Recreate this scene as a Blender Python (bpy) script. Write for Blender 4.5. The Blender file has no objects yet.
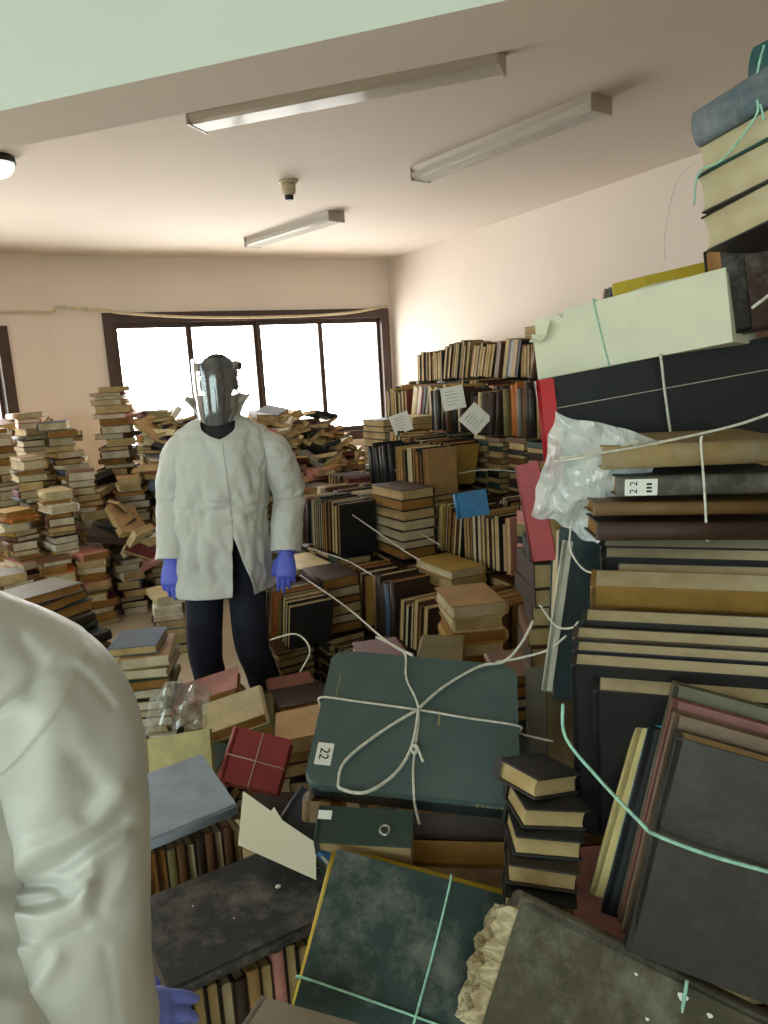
import bpy, bmesh, math, random
from mathutils import Vector as V, Matrix, Quaternion, noise
from math import sin, cos, pi, radians, degrees, atan2, sqrt

SC = bpy.context.scene
COL = SC.collection
RNG = random.Random(7)

# ------------------------------------------------------------------ camera, light, exposure
F, PITCH, ROLL, EYE = 740.0, 10.5, -3.3, 1.58
cam_d = bpy.data.cameras.new('camera')
cam = bpy.data.objects.new('camera', cam_d)
COL.objects.link(cam)
cam_d.sensor_fit = 'VERTICAL'
cam_d.sensor_height = 36.0
cam_d.lens = 36.0 * F / 1024.0
cam_d.clip_start = 0.02
CROT = Matrix.Rotation(radians(90 - PITCH), 3, 'X') @ Matrix.Rotation(radians(ROLL), 3, 'Z')
cam.matrix_world = Matrix.Translation((0, 0, EYE)) @ CROT.to_4x4()
SC.camera = cam
SC.view_settings.view_transform = 'Standard'
SC.view_settings.look = 'None'
SC.view_settings.gamma = 1.0
SC.view_settings.use_curve_mapping = False
SC.view_settings.exposure = 0.15

SKY_FRONT = (1.55, 1.50, 1.43)      # sky beyond the far windows
SKY_BACK = (0.80, 1.0, 0.97)        # sky beyond the window behind the camera
SKY_STRENGTH = 9.0
REAR_GAIN = 0.85
world = bpy.data.worlds.new('overcast_sky')
SC.world = world
world.use_nodes = True
wn, wl = world.node_tree.nodes, world.node_tree.links
wn.clear()
w_out = wn.new('ShaderNodeOutputWorld')
w_bg = wn.new('ShaderNodeBackground')
w_tc = wn.new('ShaderNodeTexCoord')
w_sep = wn.new('ShaderNodeSeparateXYZ')
w_ramp = wn.new('ShaderNodeValToRGB')
w_ramp.color_ramp.elements[0].position = 0.40
w_ramp.color_ramp.elements[0].color = tuple(c * REAR_GAIN for c in SKY_BACK) + (1,)
w_ramp.color_ramp.elements[1].position = 0.62
w_ramp.color_ramp.elements[1].color = SKY_FRONT + (1,)
w_map = wn.new('ShaderNodeMapRange')
w_map.inputs[1].default_value = -1
w_map.inputs[2].default_value = 1
wl.new(w_tc.outputs['Generated'], w_sep.inputs[0])
wl.new(w_sep.outputs['Y'], w_map.inputs[0])
wl.new(w_map.outputs[0], w_ramp.inputs[0])
wl.new(w_ramp.outputs[0], w_bg.inputs[0])
w_bg.inputs[1].default_value = SKY_STRENGTH
wl.new(w_bg.outputs[0], w_out.inputs[0])


def portal(name, center, direction, width, height):
    """Marks a window opening for sampling the daylight."""
    d = bpy.data.lights.new(name, 'AREA')
    d.shape = 'RECTANGLE'
    d.size, d.size_y = width, height
    d.cycles.is_portal = True
    o = bpy.data.objects.new(name, d)
    COL.objects.link(o)
    z = -V(direction).normalized()
    x = V((0, 0, 1)).cross(z).normalized()
    y = z.cross(x)
    m = Matrix((x, y, z)).transposed().to_4x4()
    m.translation = V(center)
    o.matrix_world = m
    return o


# ------------------------------------------------------------------ measuring helpers
CAMP = V((0, 0, EYE))


def ray(x, y):
    return CROT @ V(((x - 384) / F, -(y - 512) / F, -1.0))


def at(x, y, Y):
    d = ray(x, y)
    return CAMP + d * (Y / d.y)


def atz(x, y, z):
    d = ray(x, y)
    return CAMP + d * ((z - EYE) / d.z)


def project(p):
    q = CROT.transposed() @ (V(p) - CAMP)
    if q.z > -0.05:
        return (-999, -999)
    return (384 + F * q.x / -q.z, 512 - F * q.y / -q.z)


# ------------------------------------------------------------------ materials
def s2l(c):
    return tuple(((v / 255.0 + 0.055) / 1.055) ** 2.4 if v > 10 else v / 255.0 / 12.92 for v in c)


def mat_base(name):
    m = bpy.data.materials.new(name)
    m.use_nodes = True
    n, l = m.node_tree.nodes, m.node_tree.links
    return m, n, l, n['Principled BSDF']


def add_bump(n, l, bsdf, scale, strength, detail=4, coords='Object', dist=0.01):
    tc = n.new('ShaderNodeTexCoord')
    t = n.new('ShaderNodeTexNoise')
    t.inputs['Scale'].default_value = scale
    t.inputs['Detail'].default_value = detail
    b = n.new('ShaderNodeBump')
    b.inputs['Strength'].default_value = strength
    b.inputs['Distance'].default_value = dist
    l.new(tc.outputs[coords], t.inputs['Vector'])
    l.new(t.outputs['Fac'], b.inputs['Height'])
    l.new(b.outputs[0], bsdf.inputs['Normal'])
    return tc, t


def simple(name, rgb, rough=0.6, metal=0.0, var=0.08, scale=8.0, bump=0.1, bscale=60.0, spec=0.5):
    """rgb is sRGB 0-255; a slight noise keeps it from being perfectly flat."""
    m, n, l, b = mat_base(name)
    b.inputs['Roughness'].default_value = rough
    b.inputs['Metallic'].default_value = metal
    b.inputs['Specular IOR Level'].default_value = spec
    tc, _ = add_bump(n, l, b, bscale, bump, dist=0.004)
    t = n.new('ShaderNodeTexNoise')
    t.inputs['Scale'].default_value = scale
    t.inputs['Detail'].default_value = 5
    l.new(tc.outputs['Object'], t.inputs['Vector'])
    r = n.new('ShaderNodeValToRGB')
    c = s2l(rgb)
    r.color_ramp.elements[0].position = 0.3
    r.color_ramp.elements[1].position = 0.7
    r.color_ramp.elements[0].color = tuple(max(0, v * (1 - var)) for v in c) + (1,)
    r.color_ramp.elements[1].color = tuple(min(1, v * (1 + var)) for v in c) + (1,)
    l.new(t.outputs['Fac'], r.inputs[0])
    l.new(r.outputs[0], b.inputs['Base Color'])
    return m


def cover_material(name, source, dust=0.0, rough=0.55, wear=0.25):
    """Book cloth: the colour comes from the object (or a per-book attribute), worn by noise; dust lies in patches."""
    m, n, l, b = mat_base(name)
    b.inputs['Roughness'].default_value = rough
    b.inputs['Specular IOR Level'].default_value = 0.35
    if source == 'object':
        s = n.new('ShaderNodeObjectInfo')
    else:
        s = n.new('ShaderNodeAttribute')
        s.attribute_name = 'book_colour'
    tc, t0 = add_bump(n, l, b, 120.0, 0.15, dist=0.003)
    t = n.new('ShaderNodeTexNoise')
    t.inputs['Scale'].default_value = 14.0
    t.inputs['Detail'].default_value = 8
    t.inputs['Roughness'].default_value = 0.65
    l.new(tc.outputs['Object'], t.inputs['Vector'])
    mp = n.new('ShaderNodeMapRange')
    mp.inputs[1].default_value = 0.25
    mp.inputs[2].default_value = 0.75
    mp.inputs[3].default_value = 1 - wear
    mp.inputs[4].default_value = 1 + wear
    l.new(t.outputs['Fac'], mp.inputs[0])
    mx = n.new('ShaderNodeVectorMath')
    mx.operation = 'SCALE'
    l.new(s.outputs['Color'], mx.inputs[0])
    l.new(mp.outputs[0], mx.inputs['Scale'])
    last = mx.outputs[0]
    if dust > 0:
        t2 = n.new('ShaderNodeTexNoise')
        t2.inputs['Scale'].default_value = 5.0
        t2.inputs['Detail'].default_value = 12
        t2.inputs['Roughness'].default_value = 0.75
        l.new(tc.outputs['Object'], t2.inputs['Vector'])
        r = n.new('ShaderNodeMapRange')
        r.inputs[1].default_value = 0.47
        r.inputs[2].default_value = 0.68
        r.inputs[3].default_value = 0.0
        r.inputs[4].default_value = dust
        l.new(t2.outputs['Fac'], r.inputs[0])
        mix = n.new('ShaderNodeMixRGB')
        mix.inputs[2].default_value = s2l((172, 170, 160)) + (1,)
        l.new(r.outputs[0], mix.inputs[0])
        l.new(last, mix.inputs[1])
        last = mix.outputs[0]
    l.new(last, b.inputs['Base Color'])
    return m


def page_material(name, rgb, period=260.0):
    """Edges of a block of leaves: fine lines across the local thickness."""
    m, n, l, b = mat_base(name)
    b.inputs['Roughness'].default_value = 0.85
    b.inputs['Specular IOR Level'].default_value = 0.15
    tc = n.new('ShaderNodeTexCoord')
    w = n.new('ShaderNodeTexWave')
    w.wave_type = 'BANDS'
    w.bands_direction = 'Z'
    w.inputs['Scale'].default_value = period
    w.inputs['Distortion'].default_value = 2.5
    w.inputs['Detail'].default_value = 3
    t = n.new('ShaderNodeTexNoise')
    t.inputs['Scale'].default_value = 11.0
    t.inputs['Detail'].default_value = 6
    l.new(tc.outputs['Object'], w.inputs['Vector'])
    l.new(tc.outputs['Object'], t.inputs['Vector'])
    c = s2l(rgb)
    r = n.new('ShaderNodeValToRGB')
    r.color_ramp.elements[0].position = 0.3
    r.color_ramp.elements[1].position = 0.75
    r.color_ramp.elements[0].color = (c[0] * .62, c[1] * .55, c[2] * .45, 1)
    r.color_ramp.elements[1].color = c + (1,)
    l.new(t.outputs['Fac'], r.inputs[0])
    mx = n.new('ShaderNodeMixRGB')
    mx.blend_type = 'MULTIPLY'
    mx.inputs[0].default_value = 0.35
    l.new(r.outputs[0], mx.inputs[1])
    l.new(w.outputs['Color'], mx.inputs[2])
    l.new(mx.outputs[0], b.inputs['Base Color'])
    bp = n.new('ShaderNodeBump')
    bp.inputs['Strength'].default_value = 0.3
    bp.inputs['Distance'].default_value = 0.002
    l.new(w.outputs['Color'], bp.inputs['Height'])
    l.new(bp.outputs[0], b.inputs['Normal'])
    return m


def clear_material(name, tint, gloss, rough=0.05, grey=0.0, grey_col=(200, 200, 200)):
    """Thin clear sheet: transparent, a share of gloss and, if hazy, a share of diffuse."""
    m = bpy.data.materials.new(name)
    m.use_nodes = True
    n, l = m.node_tree.nodes, m.node_tree.links
    n.clear()
    o = n.new('ShaderNodeOutputMaterial')
    tr = n.new('ShaderNodeBsdfTransparent')
    tr.inputs[0].default_value = tint + (1,)
    gl = n.new('ShaderNodeBsdfGlossy')
    gl.inputs['Roughness'].default_value = rough
    fr = n.new('ShaderNodeLayerWeight')
    fr.inputs[0].default_value = 0.25
    mp = n.new('ShaderNodeMapRange')
    mp.inputs[3].default_value = gloss
    mp.inputs[4].default_value = min(1.0, gloss * 6)
    l.new(fr.outputs['Fresnel'], mp.inputs[0])
    mx = n.new('ShaderNodeMixShader')
    l.new(mp.outputs[0], mx.inputs[0])
    l.new(tr.outputs[0], mx.inputs[1])
    l.new(gl.outputs[0], mx.inputs[2])
    last = mx.outputs[0]
    if grey > 0:
        df = n.new('ShaderNodeBsdfDiffuse')
        df.inputs[0].default_value = s2l(grey_col) + (1,)
        m2 = n.new('ShaderNodeMixShader')
        m2.inputs[0].default_value = grey
        l.new(last, m2.inputs[1])
        l.new(df.outputs[0], m2.inputs[2])
        last = m2.outputs[0]
    l.new(last, o.inputs[0])
    return m


M = {}
M['wall'] = simple('cream_wall_paint', (226, 212, 200), 0.8, var=0.03, scale=1.5, bump=0.06, bscale=90)
M['ceiling'] = simple('ceiling_paint', (222, 209, 196), 0.85, var=0.03, scale=1.2, bump=0.05, bscale=90)
M['beam'] = simple('pale_beam_face', (215, 222, 212), 0.7, var=0.03, scale=1.2, bump=0.05, bscale=90)
M['floor'] = simple('beige_floor_screed', (196, 182, 156), 0.5, var=0.12, scale=3.0, bump=0.08, bscale=30)
M['frame'] = simple('dark_brown_wood', (66, 46, 38), 0.45, var=0.2, scale=10, bump=0.1)
M['glass'] = clear_material('window_glass', (0.97, 0.98, 0.98), 0.04, 0.01)
M['cover'] = cover_material('book_cloth', 'object')
M['dusty'] = cover_material('dusty_book_cloth', 'object', dust=0.45, rough=0.7)
M['leather'] = cover_material('dusty_leather', 'object', dust=0.45, rough=0.75, wear=0.4)
M['sheen'] = cover_material('smooth_binder_board', 'object', dust=0.08, rough=0.38, wear=0.08)
M['heap_cover'] = cover_material('heap_book_cloth', 'attribute')
M['pages'] = page_material('yellowed_page_edges', (216, 192, 142))
M['cream_pages'] = page_material('cream_page_edges', (226, 214, 180), 180)
M['white_pages'] = page_material('pale_page_edges', (240, 232, 210), 200)
M['brown_pages'] = page_material('browned_page_edges', (176, 132, 74))
M['paper'] = simple('white_label_paper', (236, 238, 232), 0.8, var=0.03)
M['ink'] = simple('black_ink', (22, 24, 26), 0.8)
M['gilt'] = simple('gilt_print', (150, 138, 92), 0.5)
M['string_white'] = simple('white_string', (212, 210, 196), 0.8, var=0.2, scale=80, bump=0.6, bscale=400)
M['string_green'] = simple('pale_green_string', (160, 212, 190), 0.75, var=0.2, scale=80, bump=0.6, bscale=400)
M['string_cream'] = simple('cream_cable', (206, 192, 160), 0.7, var=0.15, scale=30)
M['coat'] = simple('white_coat_cotton', (206, 209, 205), 0.62, var=0.03, scale=6, bump=0.12, bscale=260)
M['coat_near'] = simple('pale_sateen_coat_cloth', (208, 209, 203), 0.40, var=0.03, scale=4, bump=0.08, bscale=300)
for k_, sc_, st_ in (('coat', 6.5, .35), ('coat_near', 7.0, .10)):
    n_, l_ = M[k_].node_tree.nodes, M[k_].node_tree.links
    old = next(x for x in n_ if x.type == 'BUMP')
    tc_ = next(x for x in n_ if x.type == 'TEX_COORD')
    t_ = n_.new('ShaderNodeTexNoise')
    t_.inputs['Scale'].default_value = sc_
    t_.inputs['Detail'].default_value = 3
    t_.inputs['Distortion'].default_value = 1.2
    b2_ = n_.new('ShaderNodeBump')
    b2_.inputs['Strength'].default_value = st_
    b2_.inputs['Distance'].default_value = .03
    l_.new(tc_.outputs['Object'], t_.inputs['Vector'])
    l_.new(t_.outputs['Fac'], b2_.inputs['Height'])
    l_.new(old.outputs[0], b2_.inputs['Normal'])
    l_.new(b2_.outputs[0], n_['Principled BSDF'].inputs['Normal'])
M['navy'] = simple('navy_denim', (22, 28, 48), 0.85, var=0.25, scale=18, bump=0.25, bscale=300)
M['skin'] = simple('brown_skin', (112, 76, 58), 0.55, var=0.08, scale=14, bump=0.05)
M['hair'] = simple('black_hair', (18, 16, 16), 0.6, var=0.4, scale=60, bump=0.8, bscale=160)
M['glove'] = simple('blue_nitrile', (92, 106, 222), 0.42, var=0.08, scale=20, bump=0.12, bscale=90)
M['glove_pale'] = simple('pale_blue_nitrile', (118, 134, 224), 0.42, var=0.1, scale=20, bump=0.12, bscale=90)
M['shield'] = clear_material('face_shield_film', (0.52, 0.53, 0.54), 0.13, 0.07, 0.30, (126, 130, 132))
M['band'] = simple('dark_foam_band', (38, 38, 40), 0.8)
M['shoe'] = simple('black_shoe_leather', (20, 20, 22), 0.45)
M['shirt'] = simple('dark_grey_shirt', (44, 44, 48), 0.85)
M['eye'] = simple('eye_white', (172, 162, 152), 0.3)
M['iris'] = simple('dark_iris', (30, 20, 16), 0.2)
M['lamp_housing'] = simple('lamp_housing_enamel', (176, 164, 150), 0.4, var=0.04)
M['diffuser'] = clear_material('lamp_diffuser_acrylic', (0.86, 0.84, 0.8), 0.10, 0.15, 0.55, (232, 226, 214))
M['tube'] = simple('fluorescent_tube_glass', (240, 240, 236), 0.25)
M['detector'] = simple('beige_detector_plastic', (196, 184, 150), 0.5)
M['dark_plastic'] = simple('dark_plastic', (42, 40, 36), 0.5)
M['metal'] = simple('nickel_eyelet', (170, 172, 170), 0.3, metal=1.0)
M['plastic_sheet'] = clear_material('thin_white_plastic', (0.93, 0.95, 0.94), 0.12, 0.18, 0.58, (226, 232, 230))
M['clear_wrap'] = clear_material('clear_wrap', (0.9, 0.92, 0.9), 0.10, 0.12, 0.22, (200, 206, 200))
m_, n_, l_, b_ = mat_base('lit_lamp_glass')
b_.inputs['Base Color'].default_value = (0.85, 0.95, 0.88, 1)
b_.inputs['Emission Color'].default_value = (0.85, 1.0, 0.88, 1)
b_.inputs['Emission Strength'].default_value = 0.9
M['lit_glass'] = m_


# ------------------------------------------------------------------ object helpers
def tag(o, label=None, cat=None, group=None, kind=None):
    if label:
        o['label'] = label
    if cat:
        o['category'] = cat
    if group:
        o['group'] = group
    if kind:
        o['kind'] = kind
    return o


def link(name, data, parent=None, mw=None):
    o = bpy.data.objects.new(name, data)
    COL.objects.link(o)
    if parent is not None:
        o.parent = parent
        if mw is not None:
            o.matrix_local = mw
    elif mw is not None:
        o.matrix_world = mw
    return o


def obj(name, bm, mats, parent=None, mw=None, smooth=False):
    me = bpy.data.meshes.new(name)
    bm.normal_update()
    bm.to_mesh(me)
    bm.free()
    for m in (mats if isinstance(mats, (list, tuple)) else [mats]):
        me.materials.append(m)
    if smooth:
        for p in me.polygons:
            p.use_smooth = True
    return link(name, me, parent, mw)


def empty(name, mw, label, cat, group=None):
    o = link(name, None, None, mw)
    o.empty_display_size = 0.05
    return tag(o, label, cat, group)


def box(bm, x0, x1, y0, y1, z0, z1, mi=0, mat=None):
    vs = [bm.verts.new(p if mat is None else mat @ V(p)) for p in
          [(x0, y0, z0), (x1, y0, z0), (x1, y1, z0), (x0, y1, z0), (x0, y0, z1), (x1, y0, z1), (x1, y1, z1), (x0, y1, z1)]]
    fs = []
    for f in [(0, 3, 2, 1), (4, 5, 6, 7), (0, 1, 5, 4), (1, 2, 6, 5), (2, 3, 7, 6), (3, 0, 4, 7)]:
        fc = bm.faces.new([vs[i] for i in f])
        fc.material_index = mi
        fs.append(fc)
    return vs, fs


def bevel_all(bm, w, seg=2):
    bmesh.ops.bevel(bm, geom=list(bm.edges), offset=w, segments=seg, affect='EDGES', profile=0.5)


def prism(bm, poly, z0, z1, mi=0, bev=0.0, seg=2):
    """Extrudes a 2-D outline (counter-clockwise) along z."""
    lo = [bm.verts.new((x, y, z0)) for x, y in poly]
    hi = [bm.verts.new((x, y, z1)) for x, y in poly]
    n = len(poly)
    fs = [bm.faces.new(lo[::-1]), bm.faces.new(hi)]
    for i in range(n):
        fs.append(bm.faces.new([lo[i], lo[(i + 1) % n], hi[(i + 1) % n], hi[i]]))
    for f in fs:
        f.material_index = mi
    if bev > 0:
        es = [e for e in fs[0].edges] + [e for e in fs[1].edges]
        bmesh.ops.bevel(bm, geom=es, offset=bev, segments=seg, affect='EDGES', profile=0.5)


def rrect(x0, x1, y0, y1, r, seg=5):
    out = []
    for cx, cy, a0 in ((x1 - r, y1 - r, 0), (x0 + r, y1 - r, 90), (x0 + r, y0 + r, 180), (x1 - r, y0 + r, 270)):
        for i in range(seg + 1):
            a = radians(a0 + 90 * i / seg)
            out.append((cx + r * cos(a), cy + r * sin(a)))
    return out


def sweep(bm, pts, radii, nseg=10, mi=0, cap=True, up=None, fn=None, closed=False):
    """Tube along points; radii are numbers or (rx, ry) pairs; fn(i, a) scales the radius."""
    pts = [V(p) for p in pts]
    n = len(pts)
    rad = [(r, r) if isinstance(r, (int, float)) else r for r in (radii if isinstance(radii, (list, tuple)) else [radii] * n)]
    rings = []
    prev = None
    for i, p in enumerate(pts):
        if closed:
            t = (pts[(i + 1) % n] - pts[i - 1]).normalized()
        else:
            t = (pts[min(i + 1, n - 1)] - pts[max(i - 1, 0)]).normalized()
        if prev is None:
            u = V(up) if up is not None else (V((1, 0, 0)) if abs(t.x) < 0.8 else V((0, 1, 0)))
        else:
            u = prev
        u = (u - t * u.dot(t))
        if u.length < 1e-5:
            u = t.orthogonal()
        u.normalize()
        prev = u
        w = t.cross(u)
        rx, ry = rad[i]
        ring = []
        for k in range(nseg):
            a = 2 * pi * k / nseg
            s = fn(i / max(1, n - 1), a) if fn else 1.0
            ring.append(bm.verts.new(p + u * (rx * s * cos(a)) + w * (ry * s * sin(a))))
        rings.append(ring)
    m = n if closed else n - 1
    for i in range(m):
        a_, b_r = rings[i], rings[(i + 1) % n]
        for k in range(nseg):
            f = bm.faces.new([a_[k], a_[(k + 1) % nseg], b_r[(k + 1) % nseg], b_r[k]])
            f.material_index = mi
            f.smooth = True
    if cap and not closed:
        bm.faces.new(rings[0][::-1]).material_index = mi
        bm.faces.new(rings[-1]).material_index = mi
    return rings


def catmull(pts, sub=6, closed=False):
    pts = [V(p) for p in pts]
    n = len(pts)
    out = []
    rng = range(n if closed else n - 1)
    for i in rng:
        g = (lambda k: pts[k % n]) if closed else (lambda k: pts[max(0, min(n - 1, k))])
        p0, p1, p2, p3 = g(i - 1), g(i), g(i + 1), g(i + 2)
        for s in range(sub):
            t = s / sub
            out.append(0.5 * ((2 * p1) + (p2 - p0) * t + (2 * p0 - 5 * p1 + 4 * p2 - p3) * t * t + (3 * p1 - p0 - 3 * p2 + p3) * t ** 3))
    if not closed:
        out.append(pts[-1])
    return out


def string_obj(pts, label, mat='string_white', r=0.0024, closed=False, smooth=True, name='string', cat='string', group=None):
    bm = bmesh.new()
    p = catmull(pts, 5, closed) if smooth else [V(q) for q in pts]
    sweep(bm, p, r, 6, closed=closed)
    return tag(obj(name, bm, M[mat], smooth=True), label, cat, group)


def fuse(bm, voxel, smooth=3):
    """Joins overlapping closed shapes into one continuous skin."""
    me = bpy.data.meshes.new('tmp')
    bmesh.ops.recalc_face_normals(bm, faces=list(bm.faces))
    bm.to_mesh(me)
    bm.free()
    o = link('tmp', me)
    r = o.modifiers.new('r', 'REMESH')
    r.mode = 'VOXEL'
    r.voxel_size = voxel
    s = o.modifiers.new('s', 'SMOOTH')
    s.factor = 0.5
    s.iterations = smooth
    dg = bpy.context.evaluated_depsgraph_get()
    out = bpy.data.meshes.new_from_object(o.evaluated_get(dg))
    bpy.data.objects.remove(o)
    bpy.data.meshes.remove(me)
    for p in out.polygons:
        p.use_smooth = True
    return out


def mesh_obj(name, me, mat, parent=None, mw=None):
    me.materials.clear()
    for m in (mat if isinstance(mat, (list, tuple)) else [mat]):
        me.materials.append(m)
    return link(name, me, parent, mw)


def text_mesh(txt, size):
    c = bpy.data.curves.new('txt', 'FONT')
    c.body = txt
    c.size = size
    c.extrude = 0.0004
    c.align_x, c.align_y = 'CENTER', 'CENTER'
    o = link('txt', c)
    dg = bpy.context.evaluated_depsgraph_get()
    me = bpy.data.meshes.new_from_object(o.evaluated_get(dg))
    bpy.data.objects.remove(o)
    bpy.data.curves.remove(c)
    return me


def basis(o, x, y):
    """Matrix from an origin and two directions; z = x cross y."""
    x = V(x).normalized()
    y = V(y)
    y = (y - x * y.dot(x)).normalized()
    z = x.cross(y)
    m = Matrix((x, y, z)).transposed().to_4x4()
    m.translation = V(o)
    return m


# ------------------------------------------------------------------ the room
ZC = 2.80
cornerR = V((0.20, 8.40))
cornerL = V((-2.92, 6.95))
bayEnd = V((-4.60, 4.95))
rearL = V((-4.90, -3.50))
wdir = V((0.4615, -0.8871))
rearR = cornerR + wdir * ((8.40 + 3.50) / 0.8871)
WIN_Z0, WIN_Z1 = 0.92, 2.27


def wall(name, a, b, t=0.22, opening=None, mat='wall'):
    """Wall from a to b (inside face on the line, room on the right hand of a->b reversed), with an optional opening."""
    a3, b3 = V((a.x, a.y, 0)), V((b.x, b.y, 0))
    L = (b3 - a3).length
    m = basis(a3, b3 - a3, V((0, 0, 1)))       # x along the wall, y up, z into the room or out of it
    room = V((0, 2, 0)) - a3
    s = -1.0 if m.to_3x3().col[2].dot(room) > 0 else 1.0
    bm = bmesh.new()
    z0, z1 = (0, t) if s > 0 else (-t, 0)
    if opening is None:
        box(bm, 0, L, 0, ZC + 0.2, z0, z1)
    else:
        u0, u1, v0, v1 = opening
        box(bm, 0, u0, 0, ZC + 0.2, z0, z1)
        box(bm, u1, L, 0, ZC + 0.2, z0, z1)
        box(bm, u0, u1, 0, v0, z0, z1)
        box(bm, u0, u1, v1, ZC + 0.2, z0, z1)
    o = obj(name, bm, M[mat], None, m)
    o['kind'] = 'structure'
    return m, L, s


def window(n, m, s, u0, u1, v0, v1, panes):
    """Dark wooden frame with sliding sashes and glass, set into the opening; m is the wall's matrix."""
    t = link('window_%d' % n, None, None, m)
    t['kind'] = 'structure'
    d0, d1 = (-0.03, 0.10) if s > 0 else (-0.10, 0.03)
    fw = 0.075
    bm = bmesh.new()
    box(bm, u0 - 0.02, u0 + fw, v0 - 0.02, v1 + 0.02, d0, d1)
    box(bm, u1 - fw, u1 + 0.02, v0 - 0.02, v1 + 0.02, d0, d1)
    box(bm, u0 + fw, u1 - fw, v1 - fw, v1 + 0.02, d0, d1)
    box(bm, u0 + fw, u1 - fw, v0 - 0.02, v0 + fw, d0, d1)
    obj('window_frame', bm, M['frame'], t)
    bm = bmesh.new()
    box(bm, u0 - 0.06, u1 + 0.06, v0 - 0.06, v0 - 0.02, d0 - 0.05 if s > 0 else d0, d1 if s > 0 else d1 + 0.05)
    obj('window_sill', bm, M['wall'], t)
    k = len(panes)
    W = (u1 - u0 - 2 * fw) / k
    for i, wide in enumerate(panes):
        a = u0 + fw + i * W
        dd = 0.025 if i % 2 else 0.055
        if s < 0:
            dd = -dd
        sb = bmesh.new()
        st = wide
        box(sb, a, a + st, v0 + fw, v1 - fw, dd - 0.015, dd + 0.015)
        box(sb, a + W - st, a + W, v0 + fw, v1 - fw, dd - 0.015, dd + 0.015)
        box(sb, a + st, a + W - st, v0 + fw, v0 + fw + 0.05, dd - 0.015, dd + 0.015)
        box(sb, a + st, a + W - st, v1 - fw - 0.05, v1 - fw, dd - 0.015, dd + 0.015)
        so = obj('sash', sb, M['frame'], t)
        gb = bmesh.new()
        box(gb, a + st, a + W - st, v0 + fw + 0.05, v1 - fw - 0.05, dd - 0.002, dd + 0.002)
        obj('pane', gb, M['glass'], so)
    c = m @ V(((u0 + u1) / 2, (v0 + v1) / 2, 0.24 * s))
    inward = m.to_3x3() @ V((0, 0, -s))
    portal('daylight_opening', c, inward, u1 - u0, v1 - v0)
    return t


bm = bmesh.new()
poly = [cornerR, cornerL, bayEnd, rearL, rearR]
prism(bm, [(p.x * 1.12, p.y * 1.12 if p.y > 0 else p.y - .3) for p in poly], -0.12, 0.0)
o = obj('floor', bm, M['floor'])
o['kind'] = 'structure'
bm = bmesh.new()
prism(bm, [(p.x * 1.12, p.y * 1.12 if p.y > 0 else p.y - .3) for p in poly], ZC, ZC + 0.12)
o = obj('ceiling', bm, M['ceiling'])
o['kind'] = 'structure'

mb, Lb, sb_ = wall('wall_back', cornerR, cornerL, opening=(0.06, 2.98, WIN_Z0, WIN_Z1))
window(1, mb, sb_, 0.06, 2.98, WIN_Z0, WIN_Z1, [0.028, 0.034, 0.034, 0.028])
ml, Ll, sl_ = wall('wall_bay', cornerL, bayEnd, opening=(0.43, 2.35, .75, 2.16))
window(2, ml, sl_, 0.43, 2.35, .75, 2.16, [0.03, 0.03])
mL2, LL2, sL2 = wall('wall_left', bayEnd, rearL, opening=(3.2, 6.2, 0.95, 2.3))
window(3, mL2, sL2, 3.2, 6.2, 0.95, 2.3, [0.03, 0.03, 0.03])
wall('wall_right', cornerR, rearR)
mr, Lr, sr_ = wall('wall_rear', rearL, rearR, opening=(1.2, 5.6, 0.9, 2.45))
window(4, mr, sr_, 1.2, 5.6, 0.9, 2.45, [0.035, 0.035, 0.035, 0.035])

# downstand beam crossing the room just ahead of the camera
pa, pb = atz(0, 111, 2.40), atz(508, 0, 2.40)
pc, pd = atz(0, 147, 2.40), atz(768, 3, 2.40)
dv = (pb - pa).normalized()
nv = V((-dv.y, dv.x, 0))
wd = ((pc - pa).dot(nv) + (pd - pa).dot(nv)) / 2
bm = bmesh.new()
mm = basis(pa, dv, nv)
_, fs = box(bm, -3.4, 5.0, 0, wd, 0, ZC - 2.40 + 0.1)
for f in fs:                       # the near face gets the pale green beam colour, the rest the ceiling colour
    f.material_index = 1
fs[2].material_index = 0
o = obj('beam', bm, [M['beam'], M['ceiling']], None, mm)
o['kind'] = 'structure'


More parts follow.
